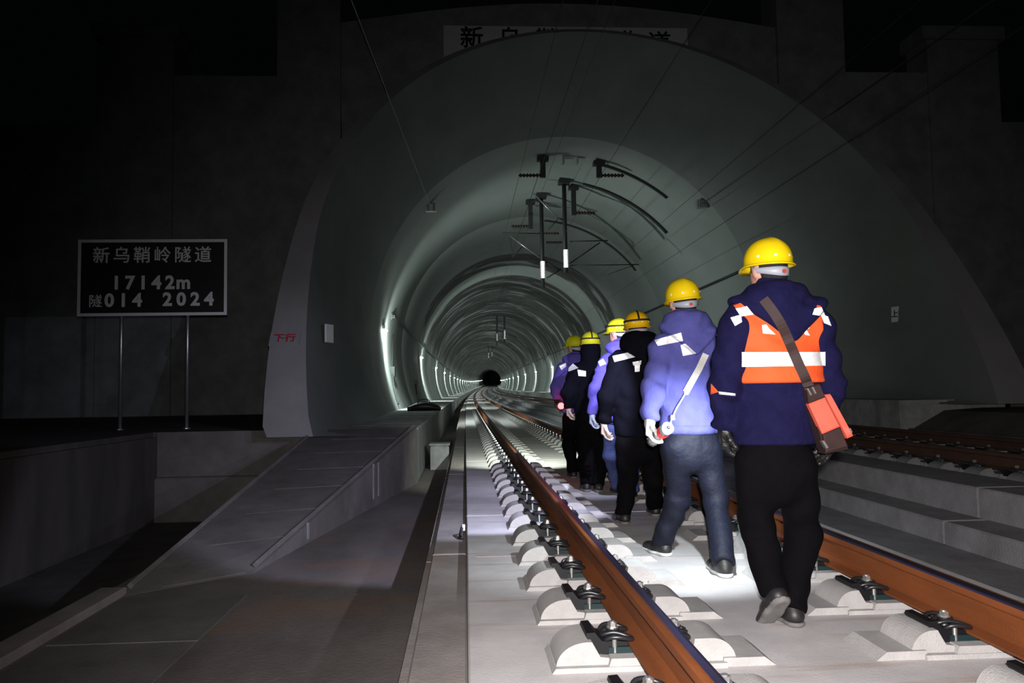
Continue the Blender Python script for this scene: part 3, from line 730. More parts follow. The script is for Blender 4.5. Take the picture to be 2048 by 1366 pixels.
# feeder brackets on the crown
for (px, p0, p1, Y, ix, lb, s) in ((1085, 300, 355, 27.5, 1037, 'feeder bracket nearest the portal with an insulator pointing over the walked track', -1), (1197, 300, 355, 27.5, 1248, 'feeder bracket nearest the portal with an insulator pointing over the unlit track', 1),
                                   (1147, 388, 430, 31.2, 1190, 'feeder bracket beside the drop post with an insulator pointing over the unlit track', 1), (1061, 420, 457, 34.0, 1023, 'feeder bracket deeper in the vault with an insulator pointing over the walked track', -1)):
    a = onY(px, p0, Y); c = onY(px, p1, Y); e = empty('feeder_bracket', tuple(a), lb, 'bracket')
    zt = crown_z(a[0])+.05
    MB().box(a[0]-.09, a[0]+.09, Y-.08, Y+.08, c[2], zt).box(a[0]-.2, a[0]+.2, Y-.15, Y+.15, zt-.25, zt-.1).build('hanger', MT['dark'], e)
    b = MB(); i1 = onY(ix, p1-4, Y); insulator(b, (a[0]+s*.05, Y, i1[2]), tuple(i1), .075); b.build('insulator', MT['insul'], e, True)
for (px, Y) in ((1140, 27.6),):
    a = onY(px, 300, Y); tag(MB().box(a[0]-.28, a[0]+.28, Y-.12, Y+.12, crown_z(a[0])-.07, crown_z(a[0])-.005).box(a[0]-.28, a[0]-.22, Y-.12, Y+.12, crown_z(a[0])-.28, crown_z(a[0])-.06).box(a[0]+.22, a[0]+.28, Y-.12, Y+.12, crown_z(a[0])-.28, crown_z(a[0])-.06).build('crown_bracket', MT['galv']), 'bare channel bracket bolted to the crown of the vault near the portal', 'bracket')
# steel hoops fixed to the vault
for (Y, u0, u1, lb) in ((27.8, .56, .68, 'dark earthing hoop on the vault nearest the portal'), (30.7, .563, .72, 'thick dark earthing hoop on the vault at the reflective drop post'), (38.0, .53, .74, 'thin dark earthing hoop deeper in the vault')):
    pp = []
    for i in range(21):
        x, z = tun(u0+(u1-u0)*i/20, -.06); pp.append(PT(x, Y, z))
    tag(MB().tube(pp, .06 if Y < 32 and Y > 29 else .045, 6).build('earthing_hoop', MT['dark'], None, True), lb, 'hoop')
# anchors and wires
anch = {}
for px, py, lb in ((862, 415, 'small steel anchor on the vault holding the pale cable'), (1403, 408, 'small steel anchor on the vault of the unlit track')):
    q = wall_ray(px, py, .12); e = empty('vault_anchor', tuple(q), lb, 'anchor'); anch[px] = q
    MB().box(q[0]-.17, q[0]+.17, q[1]-.12, q[1]+.12, q[2]-.14, q[2]+.14, bev=.03).build('plate', MT['galv'], e)
    MB().tube([(q[0]-.1, q[1]-.14, q[2]-.16), (q[0]-.1, q[1]-.14, q[2]+.1)], .03, 8).tube([(q[0]+.1, q[1]-.14, q[2]-.16), (q[0]+.1, q[1]-.14, q[2]+.1)], .03, 8).build('bolt', MT['galv'], e)
q = anch[862]; far = onY(695, -20, 13.0); far2 = far+(far-q)*1.2
tag(MB().tube([tuple(q), tuple(far), tuple(far2)], .009, 5).build('anchor_cable', MT['palewire']), 'thin pale cable rising from the vault anchor above the sign side', 'cable')
q = anch[1403]; far = q+np.array([3.0, -30.0, 1.2])
tag(MB().tube([tuple(q), tuple(far)], .009, 5).build('anchor_cable', MT['wire']), 'thin dark cable leaving the vault anchor of the unlit track', 'cable')
def wire(x0, z0, xz, r, label, m='wire', ystart=2.0):
    pts_ = []
    for Y in [ystart]+list(range(8, 320, 12)):
        pts_.append(PT(x0, Y, z0))
    tag(MB().tube(pts_, r, 5).build('overhead_wire', MT[m]), label, 'wire')
wire(3.75, 6.9, 0, .006, 'overhead feeder wire between the two tracks', ystart=4)
wire(6.55, 5.25, 0, .006, 'contact wire hanging low over the unlit track', ystart=1)
wire(6.45, 6.5, 0, .0055, 'catenary wire high over the unlit track', ystart=1)
wire(1.50, 5.35, 0, .006, 'contact wire hanging low over the walked track', ystart=1)
wire(1.45, 6.6, 0, .0055, 'catenary wire high over the walked track', ystart=1)
wire(2.7, 7.9, 0, .0055, 'feeder wire high under the crown over the walked track', ystart=1)
# pairs of reflective sleeves on the posts deeper inside
for k, (pa, pb, Y) in enumerate((((1009, 660, 678), (994, 667, 682), 88.0), ((984, 704, 713), (977, 705, 716), 150.0))):
    for j, (px, y0, y1) in enumerate((pa, pb)):
        a = onY(px, y0, Y); c = onY(px, y1, Y); x = a[0]
        e = empty('drop_post', (x, Y, a[2]), ('distant sleeved drop post on the %s side of the %s pair' % (('unlit track', 'walked track')[j], ('nearer', 'farther')[k])), 'catenary post', 'distant drop posts')
        MB().tube([(x, Y, crown_z(x-ax(Y))+az(Y)), (x, Y, c[2]-.5)], .1, 8).build('tube', MT['dark'], e)
        vs = []; fs = []
        sleeve(x, Y, c[2], a[2], .17, .05, e, 'retrofar')

# ------------------------------------------------------------------ small things by the track
q = onZ(1131, 985, 0); e = empty('paper_cup', (q[0], q[1], 0), 'white paper cup standing on the slab beside the near rail', 'cup')
MB().lathe([(0, .001), (.032, .001), (.042, .085), (.038, .085), (.03, .01), (0, .01)], 20, (q[0], q[1], 0)).build('cup', MT['white'], e, True)
MB().tube([(q[0]+.042*math.cos(a), q[1]+.042*math.sin(a), .086) for a in np.linspace(0, 2*math.pi, 20, endpoint=False)], .004, 6, closed=True).build('rim', MT['white'], e, True)
q = onZ(925, 1068, -.02); e = empty('cable_tail', (q[0]-.02, q[1], -.05), 'short black cable tail with steel clip on the drain edge', 'cable')
MB().tube(smooth_path([(-.005, q[1]+.12, .02), (-.03, q[1]+.06, .03), (-.05, q[1]-.03, -.02), (-.035, q[1]-.09, -.035), (-.06, q[1]-.05, -.04)]), .013, 8).build('cable', MT['iron'], e, True)
MB().box(-.035, -.012, q[1]+.03, q[1]+.055, .0, .05).build('clip', MT['zinc'], e)
q = onZ(868, 903, -.46); e = empty('drain_box', (q[0], q[1], -.46), 'small pale concrete box at the foot of the walkway end', 'box')
MB().box(-.72, -.34, 16.4, 16.9, -.47, .02, bev=.03).build('body', MT['cover'], e); MB().box(-.74, -.32, 16.38, 16.92, .02, .06, bev=.01).build('lid', MT['cover'], e)
e.location = (-.53, 16.6, -.46); 
for ch in e.children: ch.matrix_parent_inverse = Matrix.Translation(e.location).inverted()
q = onZ(876, 806, .5); e = empty('black_bag', (q[0], q[1], .5), 'black holdall lying on the walkway edge inside the tunnel', 'bag')
b = MB(); X, Y_ = -1.35, 26.5
e.location = (X, Y_, .5)
prof = []
vs = []; fs = []
for i in range(11):
    t = i/10; xx = X-.55+1.1*t; s = math.sin(math.pi*min(max(t, .04), .96))**.4
    for k in range(12):
        a = 2*math.pi*k/12; vs.append((xx, Y_+.24*s*math.cos(a), .5+.15*s+.15*s*math.sin(a)))
for i in range(10):
    for k in range(12): fs.append((i*12+k, i*12+(k+1) % 12, (i+1)*12+(k+1) % 12, (i+1)*12+k))
fs += [tuple(range(12)), tuple(120+k for k in range(11, -1, -1))]
mesh_obj('holdall', vs, fs, MT['gblack'], e, True)
MB().tube(smooth_path([(X-.2, Y_-.2, .7), (X-.15, Y_-.1, .86), (X+.15, Y_-.1, .86), (X+.2, Y_-.2, .7)]), .015, 6).build('handle', MT['gblack'], e)

# ------------------------------------------------------------------ people: implicit surfaces meshed with surface nets
def surface_nets(f, lo, hi, h):
    lo = np.array(lo, float); hi = np.array(hi, float); n = np.maximum(2, np.ceil((hi-lo)/h).astype(int)+1)
    g = [lo[i]+h*np.arange(n[i]) for i in range(3)]
    P = np.stack(np.meshgrid(*g, indexing='ij'), -1)
    V = f(P.reshape(-1, 3)).reshape(n)
    S = V < 0
    c = np.array([[i, j, k] for i in (0, 1) for j in (0, 1) for k in (0, 1)])
    def sub(A, o): return A[o[0]:n[0]-1+o[0], o[1]:n[1]-1+o[1], o[2]:n[2]-1+o[2]]
    cnt = sum(sub(S, o).astype(int) for o in c)
    mask = (cnt > 0) & (cnt < 8)
    acc = np.zeros(mask.shape+(3,)); num = np.zeros(mask.shape)
    for a in c:
        for ax_ in range(3):
            if a[ax_]: continue
            b_ = a.copy(); b_[ax_] = 1
            va, vb = sub(V, a), sub(V, b_); x = (va < 0) != (vb < 0)
            t = np.where(x, va/np.where(x, va-vb, 1), 0)
            p = np.zeros(mask.shape+(3,)); p[...] = a
            p[..., ax_] = t
            acc += p*x[..., None]; num += x
    idx = -np.ones(mask.shape, int); idx[mask] = np.arange(mask.sum())
    cell = np.stack(np.nonzero(mask), -1)
    verts = lo+h*(cell+acc[mask]/num[mask][:, None])
    F_ = []
    for ax_ in range(3):
        o1, o2 = [(1, 2), (2, 0), (0, 1)][ax_]
        sl0 = [slice(None)]*3; sl1 = [slice(None)]*3
        sl0[ax_] = slice(0, n[ax_]-1); sl1[ax_] = slice(1, n[ax_])
        for o in (o1, o2): sl0[o] = slice(1, n[o]-1); sl1[o] = slice(1, n[o]-1)
        A, B = S[tuple(sl0)], S[tuple(sl1)]; x = np.stack(np.nonzero(A != B), -1)
        if len(x) == 0: continue
        inside = A[A != B]
        base = x.copy(); base[:, o1] += 1; base[:, o2] += 1
        def cellid(d1, d2):
            q = base.copy(); q[:, o1] -= d1; q[:, o2] -= d2
            return idx[q[:, 0], q[:, 1], q[:, 2]]
        q = np.stack([cellid(1, 1), cellid(0, 1), cellid(0, 0), cellid(1, 0)], -1)
        q[~inside] = q[~inside][:, ::-1]
        F_.append(q)
    return verts, np.concatenate(F_)
def sd_cone(P, a, b, ra, rb, flat=None):
    a = np.asarray(a, float); b = np.asarray(b, float); ab = b-a
    if flat is not None:
        P = P.copy(); 
        t = np.clip(((P-a)@ab)/(ab@ab+1e-9), 0, 1); cy = a[1]+t*ab[1]
        P[:, 1] = cy+(P[:, 1]-cy)/flat
    t = np.clip(((P-a)@ab)/(ab@ab+1e-9), 0, 1)
    d = np.linalg.norm(P-a-t[:, None]*ab, axis=1)-(ra+(rb-ra)*t)
    return d*(flat if flat else 1)
def sd_ell(P, c, r, R=None):
    q = P-np.asarray(c)
    if R is not None: q = q@R
    r = np.asarray(r, float); k0 = np.linalg.norm(q/r, axis=1); k1 = np.linalg.norm(q/r**2, axis=1)+1e-9
    return k0*(k0-1)/k1
def smin(a, b, k):
    h = np.maximum(k-np.abs(a-b), 0)/k
    return np.minimum(a, b)-h*h*k*.25
def smax(a, b, k): return -smin(-a, -b, k)
def folds(P, amp, s=1.0, ph=0.0):
    x, y, z = P[:, 0]*s, P[:, 1]*s, P[:, 2]*s
    return amp*(np.sin(34*z+5*np.sin(9*x+ph)+4*np.sin(7*y+1.3*ph)+ph)*.6+np.sin(21*x+17*z+6*np.sin(11*z+ph)+2*ph)*.5)
def sdf_obj(name, f, lo, hi, h, m, parent, label=None):
    v, q = surface_nets(f, lo, hi, h)
    o = mesh_obj(name, v, q, m, parent, True)
    if label: o['label'] = label
    return o
def rotz(a): c, s = math.cos(a), math.sin(a); return np.array([[c, -s, 0], [s, c, 0], [0, 0, 1]])

def glove_sdf(wrist, d, palm_n, side, curl, scale=1.0):
    d = np.asarray(d, float); d /= np.linalg.norm(d); nrm = np.asarray(palm_n, float); nrm -= d*(nrm@d); nrm /= np.linalg.norm(nrm)
    w = np.cross(d, nrm)*side        # towards the thumb
    R = np.stack([w, nrm, d], 1); o = np.asarray(wrist, float); s = scale
    prim = []
    W_ = lambda x, y, z: o+R@np.array([x, y, z])*s
    for k, (x, L) in enumerate(((.033, .92), (.011, 1.0), (-.012, .95), (-.034, .76))):
        p = np.array([x, 0.0, .088]); a = .15+curl*.25; prev = p
        for j, l in enumerate((.042*L, .028*L, .022*L)):
            a += curl*(.55 if j else .3)+.05*k*curl
            nx = prev+np.array([x*.12, math.sin(a)*l, math.cos(a)*l])
            prim.append((W_(*prev), W_(*nx), (.0115-.001*j)*s, (.0108-.0012*j)*s)); prev = nx
    t0, t1, t2, t3 = (.028, .006, .022), (.056, .020, .050), (.060, .034+.01*curl, .082), (.050, .046+.012*curl, .104)
    th = [(W_(*t0), W_(*t1), .016*s, .0135*s), (W_(*t1), W_(*t2), .0135*s, .012*s), (W_(*t2), W_(*t3), .012*s, .010*s)]
    def f(P):
        q = (P-o)@R/s
        # palm: rounded box
        bx = np.abs(q-np.array([0, 0, .052]))-np.array([.036, .010, .036])
        dd = (np.linalg.norm(np.maximum(bx, 0), axis=1)+np.minimum(bx.max(1), 0)-.010)*s
        dd = smin(dd, sd_cone(P, W_(0, 0, -.05), W_(0, 0, .03), .034*s, .030*s), .02)
        fg = np.full(len(P), 9.0)
        for a, b_, ra, rb in prim: fg = np.minimum(fg, sd_cone(P, a, b_, ra, rb))
        dd = smin(dd, fg, .010)
        tt = np.full(len(P), 9.0)
        for a, b_, ra, rb in th: tt = smin(tt, sd_cone(P, a, b_, ra, rb), .006)
        return smin(dd, tt, .012)
    c = W_(0, .03, .06)
    return f, c-.15*s, c+.15*s, W_

def helmet(parent, c, m, yaw, tilt=0.0, roll=0.0, strap=False, harness=True, rivets=True, s=1.0):
    R = Matrix.Rotation(yaw, 3, 'Z') @ Matrix.Rotation(tilt, 3, 'X') @ Matrix.Rotation(roll, 3, 'Y')
    T = lambda p: Vector(c)+R @ (Vector(p)*s)
    n = 40; prof = []
    for i in range(13):
        a = math.pi/2*i/12; prof.append((math.sin(a)**.92, math.cos(a)**.86))
    vs = []; fs = []
    def rad(a): return .108*(1+.0*math.cos(a)), .130
    for r, z in prof:
        for k in range(n):
            a = 2*math.pi*k/n; ra, rb = rad(a)
            ridge = .004*math.exp(-((math.cos(a)*r)/.16)**2)*(1 if r > .05 else 1)*(1-r**6)
            vs.append(T((ra*r*math.cos(a), rb*r*math.sin(a), .128*z+ridge)))
    rows = len(prof)
    # rim and peak
    for (g, dz) in ((1.035, -.006), (1.10, -.012), (1.105, -.017), (1.0, -.012), (.97, 0.0)):
        for k in range(n):
            a = 2*math.pi*k/n; ra, rb = rad(a); pk = max(0, math.sin(a))**3*.045 if g > 1.05 else 0
            vs.append(T((ra*g*math.cos(a), rb*g*math.sin(a)+pk, dz-pk*.35)))
    for r, z in ((.94, .2), (.8, .55), (.4, .88), (.01, .95)):
        for k in range(n):
            a = 2*math.pi*k/n; ra, rb = rad(a); vs.append(T((ra*r*math.cos(a), rb*r*math.sin(a), .122*z)))
    rows += 9
    for i in range(rows-1):
        for k in range(n): fs.append((i*n+k, (i+1)*n+k, (i+1)*n+(k+1) % n, i*n+(k+1) % n))
    h = mesh_obj('helmet', vs, fs, m, parent, True)
    def on(a, up, g=1.0):        # a point on the shell: azimuth (0 = rear), height angle
        r = math.sin(math.pi/2-up)**.92; z = math.cos(math.pi/2-up)**.86 if up > 0 else 0
        return T((.108*r*g*math.sin(a), -.130*r*g*math.cos(a), .128*z*g))
    if rivets:
        for a in (-1.15, -.45, .25, .95):
            p = on(a, .17, 1.0); q = on(a, .17, 1.03); d = (q-p).normalized(); t = d.cross(Vector((0, 0, 1))).normalized(); u_ = t.cross(d)
            mesh_obj('rivet', [p+d*.004]+[p+d*.001+.007*s*(math.cos(w)*t+math.sin(w)*u_) for w in np.linspace(0, 2*math.pi, 10, endpoint=False)], [(0, 1+(k+1) % 10, 1+k) for k in range(10)], MT['white'], h, True)
    if harness:
        vs = []; fs = []; N_ = 25
        for i in range(N_):
            a = -1.75+3.5*i/(N_-1); wd = .012+.010*math.cos(a)**2 if abs(a) < 1.57 else .012
            for zz, g in ((1, 1.0), (-1, .97)):
                vs.append(T((.090*g*math.sin(a), -.113*g*math.cos(a), -.034-.014*math.cos(a)+zz*wd)))
        for i in range(N_-1): fs.append((2*i, 2*i+1, 2*i+3, 2*i+2))
        o = mesh_obj('head_band', vs, fs, MT['harness'], h, True)
        md = o.modifiers.new('thick', 'SOLIDIFY'); md.thickness = .003
        b = MB(); p = T((0, -.1145, -.049)); b.add([p+R @ Vector((.012*s*math.cos(w), -.004*j, .010*s*math.sin(w))) for j in (0, 1) for w in np.linspace(0, 2*math.pi, 10, endpoint=False)], [tuple(range(10, 20))]+[(k, (k+1) % 10, 10+(k+1) % 10, 10+k) for k in range(10)])
        b.build('adjuster_knob', MT['redknob'], h)
    if strap:
        for nm, path in (('torch_strap', [on(.0, up, 1.012) for up in np.linspace(.30, 1.5, 9)]+[on(math.pi, up, 1.012) for up in np.linspace(1.5, .25, 8)]), ('torch_strap', [on(a, .30, 1.012) for a in np.linspace(-math.pi, math.pi, 41)])):
            vs = []; fs = []; C = Vector(c)+R @ Vector((0, 0, .03))
            for i, p in enumerate(path):
                t = (path[min(i+1, len(path)-1)]-path[max(i-1, 0)]).normalized(); nn = (p-C).normalized(); sd = t.cross(nn).normalized()
                vs += [p+sd*.008*s+nn*.001, p-sd*.008*s+nn*.001, p-sd*.008*s+nn*.004, p+sd*.008*s+nn*.004]
            for i in range(len(path)-1):
                for k in range(4): fs.append((i*4+k, i*4+(k+1) % 4, i*4+4+(k+1) % 4, i*4+4+k))
            mesh_obj(nm, vs, fs, MT['elastic'], h)
        p = T((0, .138, .055)); b = MB()
        b.add([p+R @ Vector((.022*s*math.cos(w), .03*j, .018*s*math.sin(w))) for j in (0, 1) for w in np.linspace(0, 2*math.pi, 14, endpoint=False)], [tuple(range(14, 28)), tuple(range(13, -1, -1))]+[(k, (k+1) % 14, 14+(k+1) % 14, 14+k) for k in range(14)])
        b.build('head_torch', MT['elastic'], h)
    return h

MEN = {}
def person(key, label, Y, J, feet, head, mats, head_yaw=0.0, head_tilt=0.0, head_roll=0.0, h=.014, strap=False, helm=None, hems=.87, gl=None, hood=None, girth=1.0, ph=0.0, rivets=True, drop_hood=True, waist=.0, palm=None, curl=(.9, .9)):
    w = {k: onY(v[0], v[1], Y+v[2]) for k, v in J.items()}
    base = (w['hipL']+w['hipR'])/2
    e = empty('person', (base[0], Y, 0.0), label, 'person')
    hc = onY(head[0], head[1], Y+head[2])             # centre of the helmet rim = brow level
    R = rotz(head_yaw); hd = hc+np.array([0, 0.0, -.03])
    # feet
    an = {}; shoe = {}
    for s in 'LR':
        fd = feet[s]
        if fd[0] == 'plant':
            c = onZ(fd[1], fd[2], 0.0); a = fd[3]; t = np.array([math.sin(a), math.cos(a), 0]); up = np.array([0, 0, 1.0]); heel = c+t*.035
            an[s] = heel+t*.03+up*.10
        else:
            an[s] = onY(fd[1], fd[2], Y+fd[3]); t = np.array(fd[4], float); t /= np.linalg.norm(t); up = np.array([0, 0, 1.0]); up -= t*(up@t); up /= np.linalg.norm(up)
            heel = an[s]-t*.03-up*.095
        shoe[s] = (heel, t, up)
    g = girth
    pel = base+np.array([0, 0, .02]); chest = (w['shL']+w['shR'])/2*.62+pel*.38; nk = w['neck']
    # ---- body: one continuous skin surface
    def body(P):
        d = sd_cone(P, pel, chest, .135*g, .14*g, .68)
        d = smin(d, sd_cone(P, w['shL'], w['shR'], .055, .055), .06)
        for s in 'LR':
            d = smin(d, smin(sd_cone(P, w['sh'+s], w['el'+s], .052, .043), sd_cone(P, w['el'+s], w['wr'+s], .042, .028), .02), .04)
            hv = w['wr'+s]-w['el'+s]; hv = hv/np.linalg.norm(hv)
            d = smin(d, sd_cone(P, w['wr'+s], w['wr'+s]+hv*.085, .024, .014), .02)
            d = smin(d, smin(sd_cone(P, w['hip'+s], w['kn'+s], .080, .056), sd_cone(P, w['kn'+s], an[s], .055, .036), .02), .05)
            hl, t, up = shoe[s]; d = smin(d, sd_cone(P, an[s]-up*.02, hl+t*.15+up*.035, .03, .022), .02)
        d = smin(d, sd_cone(P, chest+np.array([0, 0, .12]), hd+np.array([0, 0, -.07]), .062, .056), .05)
        q = (P-hd)@R+0.0
        hdv = sd_ell(q, (0, 0, .02), (.074, .094, .105))
        hdv = smin(hdv, sd_ell(q, (0, .022, -.055), (.056, .066, .062)), .05)           # jaw
        hdv = smin(hdv, sd_cone(q, np.array([0, .086, .012]), np.array([0, .106, -.024]), .008, .013), .014)   # nose
        hdv = smin(hdv, sd_cone(q, np.array([-.034, .082, .022]), np.array([.034, .082, .022]), .008, .008), .016)  # brow
        hdv = smin(hdv, sd_cone(q, np.array([-.017, .089, -.055]), np.array([.017, .089, -.055]), .006, .006), .008)  # lips
        for sx in (-1, 1):
            hdv = smax(hdv, -sd_ell(q, (sx*.031, .094, .004), (.015, .012, .010)), .008)   # eye sockets
            ear = sd_ell(q, (sx*.080, -.004, -.012), (.012, .022, .033)); hdv = smin(hdv, ear, .008)
        hdv = smax(hdv, -sd_cone(q, np.array([-.02, .098, -.0565]), np.array([.02, .098, -.0565]), .0022, .0022), .004)
        return smin(d, hdv, .03)
    allp = np.array(list(w.values())+list(an.values())+[hd]+[v[0]+v[1]*.2 for v in shoe.values()])
    lo, hi = allp.min(0)-.2, allp.max(0)+.2; lo[2] = max(lo[2], -.02); 
    sdf_obj('body', body, lo, hi, max(h, .0125), MT['skin'], e)
    for sx in (-1, 1):
        c = hd+R@np.array([sx*.031, .0855, .004]); b = MB(); b.lathe([(.0105*math.sin(a), .0105*math.cos(a)) for a in np.linspace(0, math.pi, 7)], 10, c); b.build('eye', MT['eye'], e, True)
    def hair(P):
        q = (P-hd)@R
        d = smin(sd_ell(q, (0, -.004, .02), (.081, .100, .110)), sd_ell(q, (0, -.045, -.035), (.060, .048, .050)), .03)
        return smax(smax(d, q[:, 1]+.020+.15*np.maximum(0, -q[:, 2]), .01), -.075-q[:, 2], .01)
    sdf_obj('hair', hair, hd-.14, hd+.14, .01, MT['hair'], e)
    # ---- jacket
    hemz = w['hem'][2] if 'hem' in w else base[2]-.05
    low = np.array([base[0], base[1], hemz-.03])
    def torso(P):
        d = sd_cone(P, low, chest, (.192+waist)*g, .205*g, .70)
        d = smin(d, sd_cone(P, w['shL']+np.array([.03, 0, -.01]), w['shR']+np.array([-.03, 0, -.01]), .085*g, .085*g, .9), .09)
        d = smin(d, sd_cone(P, nk+np.array([0, .0, -.09]), nk+np.array([0, .0, .005]), .125, .088), .07)
        return d+folds(P, .0055, 1.0, ph)
    def arms(P):
        d = None
        for s in 'LR':
            a = smin(sd_cone(P, w['sh'+s], w['el'+s], .084*g, .074*g), sd_cone(P, w['el'+s], w['wr'+s], .074*g, .056*g), .03)
            a = a+folds(P, .0105, 1.0, ph+(1.7 if s == 'L' else .4))
            hv = w['wr'+s]-w['el'+s]; hv = hv/np.linalg.norm(hv)
            a = smax(a, (P-w['wr'+s])@hv-.012, .012)
            d = a if d is None else np.minimum(d, a)
        return d
    hb = nk+np.array([0, -.02, 0.0])
    def hoodf(P):
        if hood == 'up':
            d = sd_ell(P, hd+np.array([0, -.015, -.04]), (.105, .115, .125)); d = smax(d, -sd_ell(P, hd+np.array([0, .06, -.03]), (.075, .12, .105)), .02)
            d = smin(d, sd_cone(P, nk+np.array([0, -.01, -.05]), nk+np.array([0, -.01, .05]), .115, .10), .05)
            return smax(d, P[:, 2]-(hc[2]-.012), .01)
        d = smin(torso(P), arms(P), .05)-.034-folds(P, .004, 1.3, ph+3)
        # V-shaped pouch hanging behind the shoulders
        tip = w['hood']; L_ = w['hoodL']; R_ = w['hoodR']
        for A_, B_, sg_ in ((L_, tip, 1), (tip, R_, 1)):
            ed = B_-A_; n_ = np.array([ed[2], 0, -ed[0]]); n_ = n_/np.linalg.norm(n_)
            d = smax(d, (P-A_)@n_, .035)
        d = smax(d, P[:, 2]-(nk[2]+.02), .03); d = smax(d, P[:, 1]-(nk[1]+.07), .03)
        roll = smax(sd_ell(P, nk+np.array([0, -.035, -.035]), (.150, .125, .085)), -sd_ell(P, nk+np.array([0, .07, .06]), (.085, .13, .13)), .03)+folds(P, .006, 1.5, ph+1)
        return smin(d, roll, .05)
    def jacket(P):
        d = smin(torso(P), arms(P), .022)
        d = smax(d, hemz-P[:, 2], .012)
        d = smax(d, -sd_cone(P, nk+np.array([0, .02, -.03]), nk+np.array([0, .02, .2]), .062, .075), .015)
        return d
    jl = np.array([w[k] for k in ('shL', 'shR', 'elL', 'elR', 'wrL', 'wrR')]+[low, nk]); 
    jk = sdf_obj('jacket', jacket, jl.min(0)-.26, jl.max(0)+.24, h, mats['jacket'], e)
    if drop_hood:
        if hood == 'up': c = hd; sdf_obj('hood', hoodf, c-np.array([.2, .2, .25]), c+np.array([.2, .2, .15]), h*.9, mats['jacket'], e)
        else:
            c = np.stack([w['hood'], w['hoodL'], w['hoodR'], nk]); sdf_obj('hood', hoodf, c.min(0)-np.array([.1, .35, .08]), c.max(0)+np.array([.1, .22, .1]), h*.8, mats['jacket'], e)
    # ---- trousers
    def trousers(P):
        d = sd_cone(P, base+np.array([0, 0, .06]), base+np.array([0, 0, -.03]), .158*g, .155*g, .74)
        for s in 'LR':
            l = smin(sd_cone(P, w['hip'+s], w['kn'+s], .098*g, .079*g), sd_cone(P, w['kn'+s], an[s], .079*g, .069*g), .03)
            l = l+folds(P, .0075, .8, ph+(2.2 if s == 'L' else 5.1))
            hv = an[s]-w['kn'+s]; hv = hv/np.linalg.norm(hv); l = smax(l, (P-an[s])@hv-.035, .01)
            d = smin(d, l, .035)
        return smax(d, P[:, 2]-(base[2]+.13), .01)
    tl = np.array([w[k] for k in ('hipL', 'hipR', 'knL', 'knR')]+list(an.values()))
    lo = tl.min(0)-.17; lo[2] = max(lo[2], .0); sdf_obj('trousers', trousers, lo, tl.max(0)+np.array([.17, .17, .2]), h, mats['trousers'], e)
    # ---- shoes
    for s in 'LR':
        hl, t, up = shoe[s]; sd_ = np.cross(t, up)
        def shf(P, hl=hl, t=t, up=up, a=an[s]):
            d = sd_cone(P, hl+up*.045, hl+t*.10+up*.042, .040, .040); d = smin(d, sd_cone(P, hl+t*.10+up*.036, hl+t*.215+up*.03, .045, .036), .03)
            d = smin(d, sd_cone(P, hl+t*.02+up*.06, a+up*.02, .042, .044), .03)
            return smax(d, .016-(P-hl)@up, .006)
        def slf(P, hl=hl, t=t, up=up):
            d = sd_cone(P, hl+up*.03, hl+t*.10+up*.03, .047, .046); d = smin(d, sd_cone(P, hl+t*.10+up*.03, hl+t*.225+up*.03, .048, .040), .03)
            v = (P-hl)@up
            return smax(smax(d, -v, .004), v-.024, .004)
        c = hl+t*.09
        o = sdf_obj('shoe', shf, c-.22, c+.22, .0085, mats.get('shoe', MT['shoeblack']), e); sdf_obj('sole', slf, c-.2, c+.2, .008, mats.get('sole', MT['sole']), o)
    # ---- gloves
    for s, sd_ in (('L', 1), ('R', -1)):
        hv = w['wr'+s]-w['el'+s]; hv = hv/np.linalg.norm(hv); hv = hv*.75+np.array([0, .0, -.3]) if palm is None else hv
        pn = np.array([1.0 if s == 'L' else -1.0, -.25, 0]) if palm is None or s not in palm else np.array(palm[s], float)
        f, l_, h_, W_ = glove_sdf(w['wr'+s], hv, pn, sd_ if True else 1, curl[0 if s == 'L' else 1], 1.08)
        sdf_obj('glove', f, l_, h_, .006 if h < .015 else .0075, gl[0 if s == 'L' else 1], e)
        w['hand'+s] = W_(0, .03, .09); w['grip'+s] = W_(0, .040, .086)
    helmet(e, hc, helm, head_yaw, head_tilt, head_roll, strap, True, rivets)
    allsdf = lambda P: np.minimum(jacket(P), hoodf(P) if drop_hood else 9) if drop_hood else jacket(P)
    MEN[key] = dict(root=e, jacket=jacket, torso=torso, arms=arms, all=allsdf, w=w, Y=Y, hood=hoodf)
    return e
def march(f, px, py, t0):
    px = np.atleast_1d(px).astype(float); py = np.atleast_1d(py).astype(float)
    D = _f[None]+RX[None]*((px-CX)/F)[:, None]+UX[None]*((CY-py)/F)[:, None]; D /= np.linalg.norm(D, axis=1)[:, None]
    t = np.full(len(px), t0)
    for _ in range(90): 
        d = f(CAM+D*t[:, None]); t = np.minimum(t+np.clip(d*.7, -.05, .1), t0+1.6)
    return CAM+D*t[:, None], D
def tape(key, name, quad, a=.005, off=.006, surf='jacket'):
    k = MEN[key]; q = np.array(quad, float); X, D = march(k[surf], q[:, 0], q[:, 1], k['Y']-.55)
    w_ = (np.linalg.norm(X[1]-X[0])+np.linalg.norm(X[2]-X[3]))/2; h_ = (np.linalg.norm(X[3]-X[0])+np.linalg.norm(X[2]-X[1]))/2
    L_ = np.array(tri_lattice(w_, h_, a)); u = (L_[..., 0]/w_).ravel(); v = (L_[..., 1]/h_).ravel()
    P2 = ((1-u)*(1-v))[:, None]*q[0]+(u*(1-v))[:, None]*q[1]+(u*v)[:, None]*q[2]+((1-u)*v)[:, None]*q[3]
    X, D = march(k[surf], P2[:, 0], P2[:, 1], k['Y']-.55)
    T_ = (X-D*off).reshape(-1, 3, 3)
    vs, fs = cube_corners(T_, -D.mean(0), a)
    return mesh_obj(name, vs, fs, MT['retro'], k['root'])
